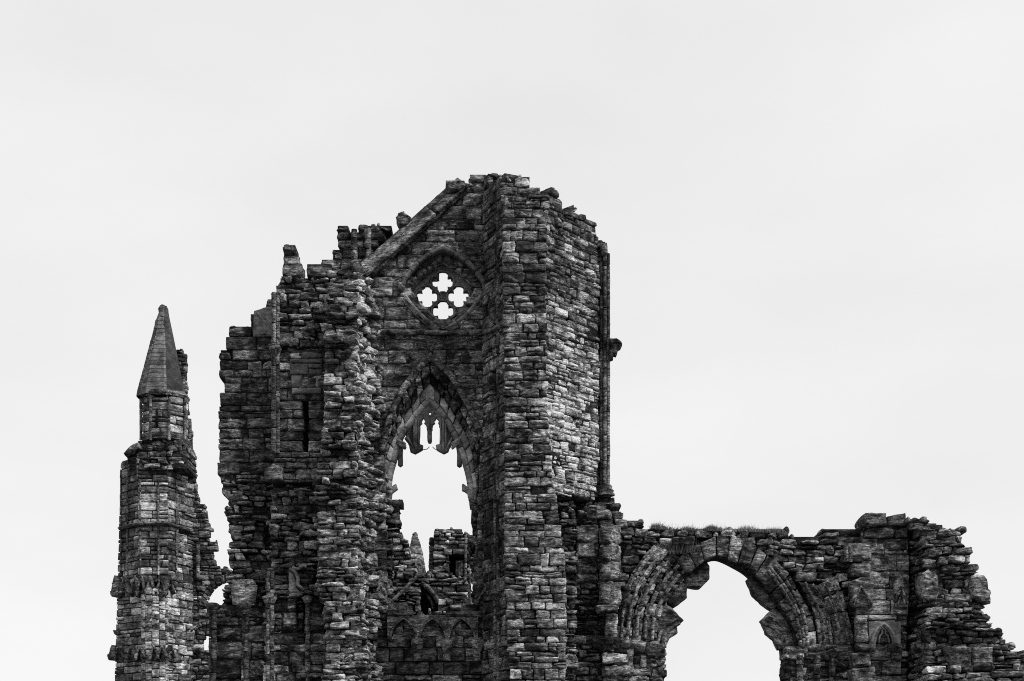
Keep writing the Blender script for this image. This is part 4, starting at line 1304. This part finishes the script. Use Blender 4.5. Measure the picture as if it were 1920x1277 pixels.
# the spire leans a touch: each level keeps its own centre
for i in range(len(levels) - 1):
    (y0, r0), (y1, r1) = levels[i], levels[i + 1]
    ns = max(1, int((y0 - y1) / 7.5))
    for k in range(ns):
        ta, tb_ = k / ns, (k + 1) / ns
        ya, yb = y0 + (y1 - y0) * ta, y0 + (y1 - y0) * tb_
        ra, rb = r0 + (r1 - r0) * ta, r0 + (r1 - r0) * tb_
        ca = 300 + (748 - ya) / 177 * 5.5; cb = 300 + (748 - yb) / 177 * 5.5
        za, zb = fc.uv(300, ya)[1], fc.uv(300, yb)[1]
        tn = TT * .5 * math.exp(b.rng.gauss(0, .16))
        N8 = 8; rows = []
        for (c_, r_, z_) in ((ca, ra, za + .008), (cb, rb, zb - .008)):
            ang = [math.pi / 8 + j * math.pi / 4 for j in range(N8)]
            rows.append([((c_ + r_ * math.cos(a) * 1.01 - CX) * s_, YT + .8 + r_ * s_ * math.sin(a) * 1.01, z_) for a in ang])
        for j in range(N8):
            jn = (j + 1) % N8
            n = 4
            vs = []
            for t in np.linspace(0, 1, n + 1):
                for w_ in (0, .5, 1):
                    p0 = np.array(rows[0][j]) * (1 - t) + np.array(rows[0][jn]) * t
                    p1 = np.array(rows[1][j]) * (1 - t) + np.array(rows[1][jn]) * t
                    vs.append(p0 * (1 - w_) + p1 * w_)
            q = []
            for a_ in range(n):
                for w_ in range(2):
                    i0 = a_ * 3 + w_
                    q.append((i0, i0 + 3, i0 + 4, i0 + 1))
            b.add(np.array(vs), q, None, .010 if y1 > 600 else .05, tn * math.exp(b.rng.gauss(0, .10)), noff=(0, 0, 0))
lathe(b, flat(YT + .8), flat(YT + .8).uv(CX + (301 - CX) * YT / (YT + .8), 700)[0], [fc.uv(300, y)[1] for y, r in levels[:-1]], [max(.02, r * s_ * .93 - .02) for y, r in levels[:-1]], 0, .04, 0, 8, math.pi / 8)
b.build("spire", M_SMOOTH, T_, freq=5)
b = Batch(2021)


def octa(b, cpx, y0, y1, r, tone, style='turret', zones=None, Yc=YT + .8, only=None, scale=1.0, T=.5, arcs=8, rot=math.pi / 8):
    """upright prism of masonry: only the sides turned to the camera are laid"""
    for j in range(arcs):
        a0 = rot + j * 2 * math.pi / arcs; a1 = a0 + 2 * math.pi / arcs
        am = (a0 + a1) / 2
        if math.sin(am) > 0.35: continue
        if only and not only(am): continue
        A_ = (cpx + r * math.cos(a0), r * math.sin(a0)); B_ = (cpx + r * math.cos(a1), r * math.sin(a1))
        ya, yb = Yc + A_[1] * s, Yc + B_[1] * s
        pa = CX + (A_[0] - CX) * YT / ya; pb = CX + (B_[0] - CX) * YT / yb
        if pa >= pb: continue
        ff = Face((pa, ya), (pb, yb))
        masonry(b, ff, [[(pa, y0), (pb, y0), (pb, y1), (pa, y1)]], style, T=T, tone=tone, zones=zones, ends=False, scale=scale)


octa(b, 301, 744, 822, 44, TT * 1.1, zones=Z_T)
for j in range(8):
    a = math.pi / 8 + j * math.pi / 4
    if math.sin(a) > .3: continue
    Yq = YT + .8 + 45 * s * math.sin(a)
    px = CX + (301 + 45 * math.cos(a) - CX) * YT / Yq
    fq = flat(Yq); shaft(b, fq, px, 747, 826, .06, 0, TT * .75, block=.7)
b.build("lantern", M_TURRET, T_)
b = Batch(203)
for y, rr in ((745, 46.5), (824, 46)):
    b.mark()
    z = fc.uv(300, y)[1]
    lz = [z - .12, z - .06, z, z + .06, z + .12]; lr = [r_ * rr * s for r_ in (.96, 1.0, 1.03, 1.0, .95)]
    ff = flat(YT + .8)
    lathe(b, ff, ff.uv(CX + (301 - CX) * YT / (YT + .8), y)[0], lz, lr, 0, TT * .7, .02, 8, math.pi / 8)
b.each("string_course", M_STONE, T_)
b = Batch(204)
fq = flat(YT + .8 - 43.5 * s)
u0, v0_ = fq.uv(292, 800); u1, v1_ = fq.uv(296, 768)
box(b, fq, u0, u1, v0_, v1_, -.02, -.1, .02)  # near-black box on the lantern face; the slit's inner shade is its colour
b.build("slit", M_STONE, T_)
# rubble shoulder
b = Batch(205)
sh = [(257, 822), (247, 832), (231, 848), (226, 866), (224, 900), (352, 900), (352, 876), (346, 862), (345, 822)]
fsh = Face((215, YT - .3), (360, YT - .3))
masonry(b, fsh, [[(257, 822), (345, 822), (348, 850), (350, 880), (240, 880), (231, 849), (246, 832)]], 'rubble', T=2.2, tone=TT * .9, scale=1.0, depthf=lambda x, y: (y - 880) * .005 - ((x - 295) / 62) ** 2 * .5)
slab(b, fsh, [(231, 849), (246, 834), (258, 828), (262, 838), (245, 848), (233, 853)], .1, -1.2, TT, .05, amp=.03)
b.build("shoulder", M_STONE, T_)
# body
b = Batch(206)
f1 = Face((222, YT + .9), (258, YT - .15)); f2_ = Face((258, YT - .15), (316, YT - .15)); f3_ = Face((316, YT - .15), (352, YT + 1.1))
masonry(b, f1, [[(225, 866), (258, 860), (258, 1092), (220, 1092), (222, 994)]], 'turret', T=1.0, tone=TT * .9, zones=Z_T, ends=False)
masonry(b, f2_, [[(258, 868), (316, 868), (316, 1092), (258, 1092)]], 'turret', T=1.0, tone=TT * 1.0, zones=Z_T, ends=False)
masonry(b, f3_, [[(316, 866), (352, 872), (362, 888), (366, 900), (364, 1092), (316, 1092)]], 'squared', T=1.0, tone=TT * .95, zones=Z_T, ends=False)
b.build("turret_wall", M_TURRET, T_)
b = Batch(207)
f1b = Face((214, YT + .8), (265, YT - .1)); f3b = Face((314, YT - .1), (350, YT + 1.0))
masonry(b, f1b, [[(219, 1092), (266, 1092), (266, 1610), (213, 1610), (214, 1277)]], 'turret', T=1.0, tone=TT * 1.1, zones=Z_T, ends=False)
octa(b, 290, 1100, 1610, 27, TT * 1.25, zones=Z_T, Yc=YT - .1 + 8 * s, arcs=12, rot=0)
masonry(b, f3b, [[(312, 1092), (364, 1092), (364, 1610), (312, 1610)]], 'squared', T=1.0, tone=TT * 1.1, zones=Z_T, ends=False)
b.build("turret_base", M_TURRET, T_)
b = Batch(208)
for ff, px in ((f1, 227), (f1, 239), (f2_, 263), (f2_, 297), (f3_, 331)):
    b.mark()
    shaft(b, ff, px, 900 if px > 240 else 880, 1078, .04, .02, TT * .95, block=.4)
b.each("shaft", M_STONE, T_)
b = Batch(209)
for ff, pts in ((f1, [(220, 996), (258, 988)]), (f2_, [(256, 985), (318, 985)]), (f3_, [(314, 985), (364, 996)])):
    pp = [(pts[0][0], 990), (pts[1][0], 990)]
    b.mark()
    u0, v_ = ff.uv(pts[0][0], 988); u1, _ = ff.uv(pts[1][0], 988)
    vv_ = fc.uv(300, 988)[1]
    px0, py0 = ff.px(u0, vv_); px1, py1 = ff.px(u1, vv_)
    sweep(b, ff, [(px0, py0), (px1, py1)], [(-.10, -.1), (-.09, .12), (0, .19), (.08, .05), (.09, -.1)], TT * .6, amp=.015)
b.each("string_course", M_STONE, T_)
# bands of little gables
for yb, hh, xs, tn in ((1114, 34, (214, 232, 252, 264, 281, 301, 320), .7), (1233, 22, (209, 221, 244, 262, 288, 303, 322), .75)):
    for x in xs:
        b = Batch(x + yb)
        ff = f1b if x < 262 else (f2_ if x < 312 else f3b)
        dd = .12 if x < 262 or x > 312 else (.22 if yb == 1114 else .42)
        w = 9 if x not in (214, 209) else 6
        pr_ = [(-.05, dd - .3), (-.04, dd + .06), (.04, dd + .06), (.05, dd - .3)]
        sweep(b, ff, [(x - w, yb), (x, yb - hh), (x + w, yb)], pr_, TT * tn, amp=.03)
        sweep(b, ff, pointed(x, w * .55, yb - hh * .5, yb - 1), [(-.03, dd - .3), (-.03, dd), (.03, dd), (.03, dd - .3)], TT * tn, amp=.02)
        slab(b, ff, [(x - w - 2, yb - 6), (x - w + 3, yb - 7), (x - w + 3, yb + 3), (x - w, yb + 5), (x - w - 2, yb + 1)], dd + .1, dd - .4, TT * tn, .03, amp=.05)
        b.build("gablet", M_STONE, T_)
b = Batch(210)
for pts, dd in (([(206, 1216), (214, 1215), (216, 1236), (207, 1233)], .1), ([(209, 1092), (219, 1091), (222, 1116), (211, 1117), (209, 1105)], .1), ([(211, 1181), (223, 1180), (222, 1190), (214, 1189)], .1)):
    b.mark()
    slab(b, fT, pts, -.4 + dd, -1.0, TT * .7, .05, amp=.05)
for x, y in ((267, 1156), (280, 1156), (294, 1156), (268, 1172), (280, 1172), (293, 1172)):
    b.mark()
    slab(b, f2_, [(x - 4, y - 5), (x + 4, y - 5), (x + 4, y + 3), (x, y + 6), (x - 4, y + 3)], .42, 0, TT * .8, .03, amp=.03)
b.each("corbel", M_STONE, T_)

# ================================================================== thin wall behind the turret, falling to a broken flying arch
Wb = thing("ruined_side_wall", "narrow broken wall behind the turret, falling to a half-broken small arch", "ruined wall", ground_at(375, 63.6))
fw = Face((320, 63.5), (430, 63.5))
b = Batch(221)
side = [(328, 655), (335, 655), (348, 661), (350, 700), (351, 755), (355, 775), (359, 800), (361, 846), (359, 874), (368, 891), (366, 905), (370, 925), (374, 931), (372, 940), (378, 946), (385, 948), (388, 966), (396, 968), (390, 975),
        (392, 984), (402, 985), (398, 994), (393, 1000), (390, 1010), (399, 1017), (408, 1019), (408, 1031), (400, 1035), (401, 1050), (406, 1062), (425, 1067), (425, 1086), (410, 1091), (398, 1101), (390, 1113), (384, 1133),
        (394, 1136), (425, 1134), (425, 1180), (396, 1184), (386, 1192), (381, 1201), (379, 1219), (420, 1219), (420, 1610), (320, 1610)]
notch = [(349, 775), (354, 783), (356, 800), (357, 850), (352, 860), (349, 850)]
masonry(b, fw, [side, notch], 'squared', T=.3, tone=TB * 1.05, scale=.7, zones=[(375, 1020, 40, 80, .8), (360, 1130, 40, 60, 1.3)])
b.build("wall", M_STONE, Wb)
b = Batch(222)
voussoirs(b, fw, sm([(377, 1130), (382, 1111), (393, 1095), (411, 1081), (430, 1074)]), sm([(386, 1134), (391, 1117), (400, 1104), (413, 1094), (430, 1088)]), 8, .12, -.28, TB * .7, 'turret')
b.build("flying_arch", M_STONE, Wb)
b = Batch(223)
for k, d in ((0, .1), (6, .03), (11, -.04)):
    voussoirs(b, fw, sm([(350 + k, 1212), (354 + k, 1193 + k * .6), (364 + k * .8, 1177 + k * .9), (378 + k * .5, 1168 + k), (394, 1165 + k)]), sm([(355 + k, 1212), (359 + k, 1196 + k * .6), (368 + k * .8, 1181 + k * .9), (380 + k * .5, 1173 + k), (394, 1170 + k)]), 8, d, -.25, TB * .9, 'turret')
sweep(b, fw, [(346, 1217), (374, 1216)], [(-.15, -.2), (-.1, .15), (.05, .25), (.1, -.2)], TB * .8, amp=.05)
sweep(b, fw, [(318, 1154), (394, 1156)], [(-.05, -.2), (-.05, .1), (.03, .16), (.06, -.2)], TB * .9, amp=.03)
b.build("moulded_arch", M_STONE, Wb)
b = Batch(224)
for px, y0, y1 in ((344, 700, 780), (349, 780, 860), (355, 785, 868), (371, 1020, 1085), (327, 1108, 1300)):
    b.mark()
    shaft(b, fw, px, y0, y1, .09, .1, TB * .7, block=.8)
b.each("shaft", M_STONE, Wb)

# ================================================================== through the great window: inner wall, pinnacle, square stump
I_ = thing("inner_wall", "low broken inner wall with half a pointed doorway, seen through the great window", "ruined wall", ground_at(800, 56.0))
fi = Face((690, 56.0), (910, 56.0))
b = Batch(231)
door = [(790, 1092), (808, 1109), (821, 1127), (820, 1145), (795, 1152), (789, 1129)]
iw = [(715, 985), (740, 985), (749, 995), (754, 1000), (757, 1007), (764, 1017), (767, 1026), (770, 1034), (771, 1048), (780, 1052), (782, 1071), (800, 1073), (822, 1072), (826, 1064), (834, 1068), (845, 1078), (864, 1080), (877, 1087), (879, 1110),
      (870, 1130), (870, 1180), (715, 1180)]
masonry(b, fi, [iw, door], 'rubble', T=1.0, tone=TB * 1.05, scale=.95, zones=[(760, 1040, 40, 60, 1.2), (850, 1105, 40, 40, 1.35)])
base_down(b, fi, 690, 910, 1178, 1.0, -.1)
b.build("wall", M_FAR, I_)
b = Batch(232)
sweep(b, fi, [(735, 1126), (781, 1081)], [(-.06, -.1), (-.06, .2), (.04, .2), (.08, -.1)], TB * 1.2, amp=.02)
b.build("coping", M_FAR, I_)
b = Batch(233)
sweep(b, fi, sm([(790, 1092), (802, 1102), (814, 1116), (821, 1129)]), [(-.1, -1.0), (-.06, .05), (.04, .1), (.1, .0), (.1, -1.0)], TB * .6, amp=.02)
sweep(b, fi, sm([(788, 1100), (798, 1112), (808, 1126), (813, 1142)]), [(-.08, -1.0), (-.05, -.25), (.05, -.22), (.1, -1.0)], TB * .5, amp=.02)
u0, v0_ = fi.uv(786, 1155); u1, v1_ = fi.uv(824, 1088)
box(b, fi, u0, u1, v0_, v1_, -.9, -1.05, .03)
b.build("doorway", M_FAR, I_)

Pn = thing("stone_pinnacle", "small conical stone pinnacle far behind, framed by the great window", "pinnacle", ground_at(777, 74.0))
b = Batch(241)
fpn = flat(74.0); up_ = fpn.uv(778, 1000)[0]
zs = [0, fpn.uv(778, 1075)[1], fpn.uv(778, 1060)[1], fpn.uv(778, 1040)[1], fpn.uv(778, 1024)[1], fpn.uv(778, 1010)[1], fpn.uv(778, 1003)[1], fpn.uv(778, 998)[1]]
rs_ = [.55, .55, .52, .42, .29, .17, .15, .05]
for k in range(len(zs) - 1):
    n = max(1, int((zs[k + 1] - zs[k]) / .22)) if k else 6
    for i in range(n):
        t0, t1 = i / n, (i + 1) / n
        z0, z1 = zs[k] + (zs[k + 1] - zs[k]) * t0, zs[k] + (zs[k + 1] - zs[k]) * t1
        r0, r1 = rs_[k] + (rs_[k + 1] - rs_[k]) * t0, rs_[k] + (rs_[k + 1] - rs_[k]) * t1
        lathe(b, fpn, up_ + b.rng.uniform(-.02, .02), [z0, z0 + .02, z1 - .02, z1], [r0 * .94, r0, r1, r1 * .94], 0, TB * .9 * math.exp(b.rng.gauss(0, .3)), .06, 8, .2)
b.build("spirelet", M_FAR, Pn)

Sq = thing("square_stump", "square ruined tower stump with a dark window, seen through the great window", "ruined tower", ground_at(845, 68.0))
fs = Face((795, 68.0), (900, 68.0))
b = Batch(251)
win = [(843, 1040), (869, 1040), (869, 1078), (843, 1078)]
masonry(b, fs, [[(813, 994), (816, 991), (864, 992), (871, 998), (877, 1003), (882, 1000), (882, 1110), (813, 1110)], win], 'rubble', T=2.0, tone=TB * .95, scale=1.0, zones=[(860, 1020, 30, 20, 1.3)])
masonry(b, fs, [[(804, 1014), (809, 1010), (814, 1012), (814, 1110), (803, 1110)]], 'ashlar', T=2.0, d0=-.3, tone=TB * .7)
base_down(b, fs, 803, 882, 1106, 1.8, -.3)
b.build("wall", M_FAR, Sq)
b = Batch(252)
u0, v0_ = fs.uv(840, 1080); u1, v1_ = fs.uv(872, 1036)
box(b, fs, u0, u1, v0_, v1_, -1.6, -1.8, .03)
b.mark()
for px in (857, 862, 867): shaft(b, fs, px, 1050, 1080, .07, -.4, TB * 2.0, block=.5)
b.mark()
shaft(b, fs, 873, 1003, 1090, .06, .1, TB * 1.3, block=1.0)
b.each("window", M_FAR, Sq)

# low broken pier with an arch springing, right inside the great window
R_ = thing("inner_pier", "dark broken pier with an arch springing at the right edge of the great window", "ruined pier", ground_at(890, 50.0))
fr2 = Face((860, 50.0), (920, 50.0))
b = Batch(261)
masonry(b, fr2, [[(877, 1000), (884, 992), (893, 980), (920, 975), (920, 1180), (879, 1180), (884, 1120), (884, 1060), (876, 1050), (878, 1030)]], 'squared', T=.8, tone=TB * .7)
voussoirs(b, fr2, sm([(876, 1042), (879, 1030), (886, 1022), (896, 1018)]), sm([(880, 1046), (883, 1037), (888, 1031), (896, 1028)]), 4, .15, -.7, TB * .7, 'turret')
base_down(b, fr2, 880, 920, 1176, .8, -.1)
b.build("wall", M_FAR, R_)


# ================================================================== grass on the arched wall
def blades(name, spots, label, mat=M_GRASS, seed=5):
    R = random.Random(seed)
    V, Fq = [], []
    for (x, y, z, h, lean, w) in spots:
        a = R.uniform(0, 2 * math.pi); dx, dy = math.cos(a) * w, math.sin(a) * w
        lx, ly = R.gauss(0, lean), R.gauss(0, lean)
        k = len(V)
        V += [(x - dx, y - dy, z), (x + dx, y + dy, z), (x + dx * .7 + lx * .4, y + dy * .7 + ly * .4, z + h * .6), (x - dx * .7 + lx * .4, y - dy * .7 + ly * .4, z + h * .6),
              (x + lx, y + ly, z + h)]
        Fq += [(k, k + 1, k + 2, k + 3), (k + 3, k + 2, k + 4)]
    me = bpy.data.meshes.new(name); me.from_pydata(V, [], Fq); me.materials.append(mat)
    o = bpy.data.objects.new(name, me); COL.objects.link(o)
    o["kind"] = "stuff"; o["label"] = label; o["category"] = "grass"
    return o


R = random.Random(77)
sp = []


def topy(x):
    xs_ = [1215, 1232, 1357, 1478]; ys_ = [987, 990, 994, 998]
    return float(np.interp(x, xs_, ys_))


for i in range(14000):
    x = R.uniform(1222, 1474); Yd = R.uniform(45.35, 46.6)
    dens = max(0, min(1, .55 + .5 * math.sin(x * .11 + 1.3 * math.sin(x * .037)) * math.sin(x * .043 + 1)))
    if R.random() > dens * 1.1 + .12: continue
    p0 = ((x - CX) * 45.4 / F, Yd, EYE + (HY - topy(x)) * 45.4 / F - .03)
    mat = R.random()
    h = R.uniform(.06, .19) * (.45 + dens * .9)
    sp.append((p0[0], Yd, p0[2], h, .05, .006))
    if mat < .05: sp.append((p0[0], Yd, p0[2], R.uniform(.18, .38), .09, .0024))
blades("grass", sp, "thin dry grass growing along the top of the arched wall")
sp = []
for i in range(1700):
    x = R.gauss(1262, 24); y = 1034 - abs(R.gauss(0, 5)) - (x - 1262) * .06
    if not 1222 < x < 1312: continue
    Yd = 45.4 + R.uniform(-.1, .5)
    sp.append(((x - CX) * 45.4 / F, Yd, EYE + (HY - y) * 45.4 / F - .1, R.uniform(.15, .42), .12, .006))
blades("grass", sp, "tuft of grass sprouting from the broken left haunch of the arch", seed=9)
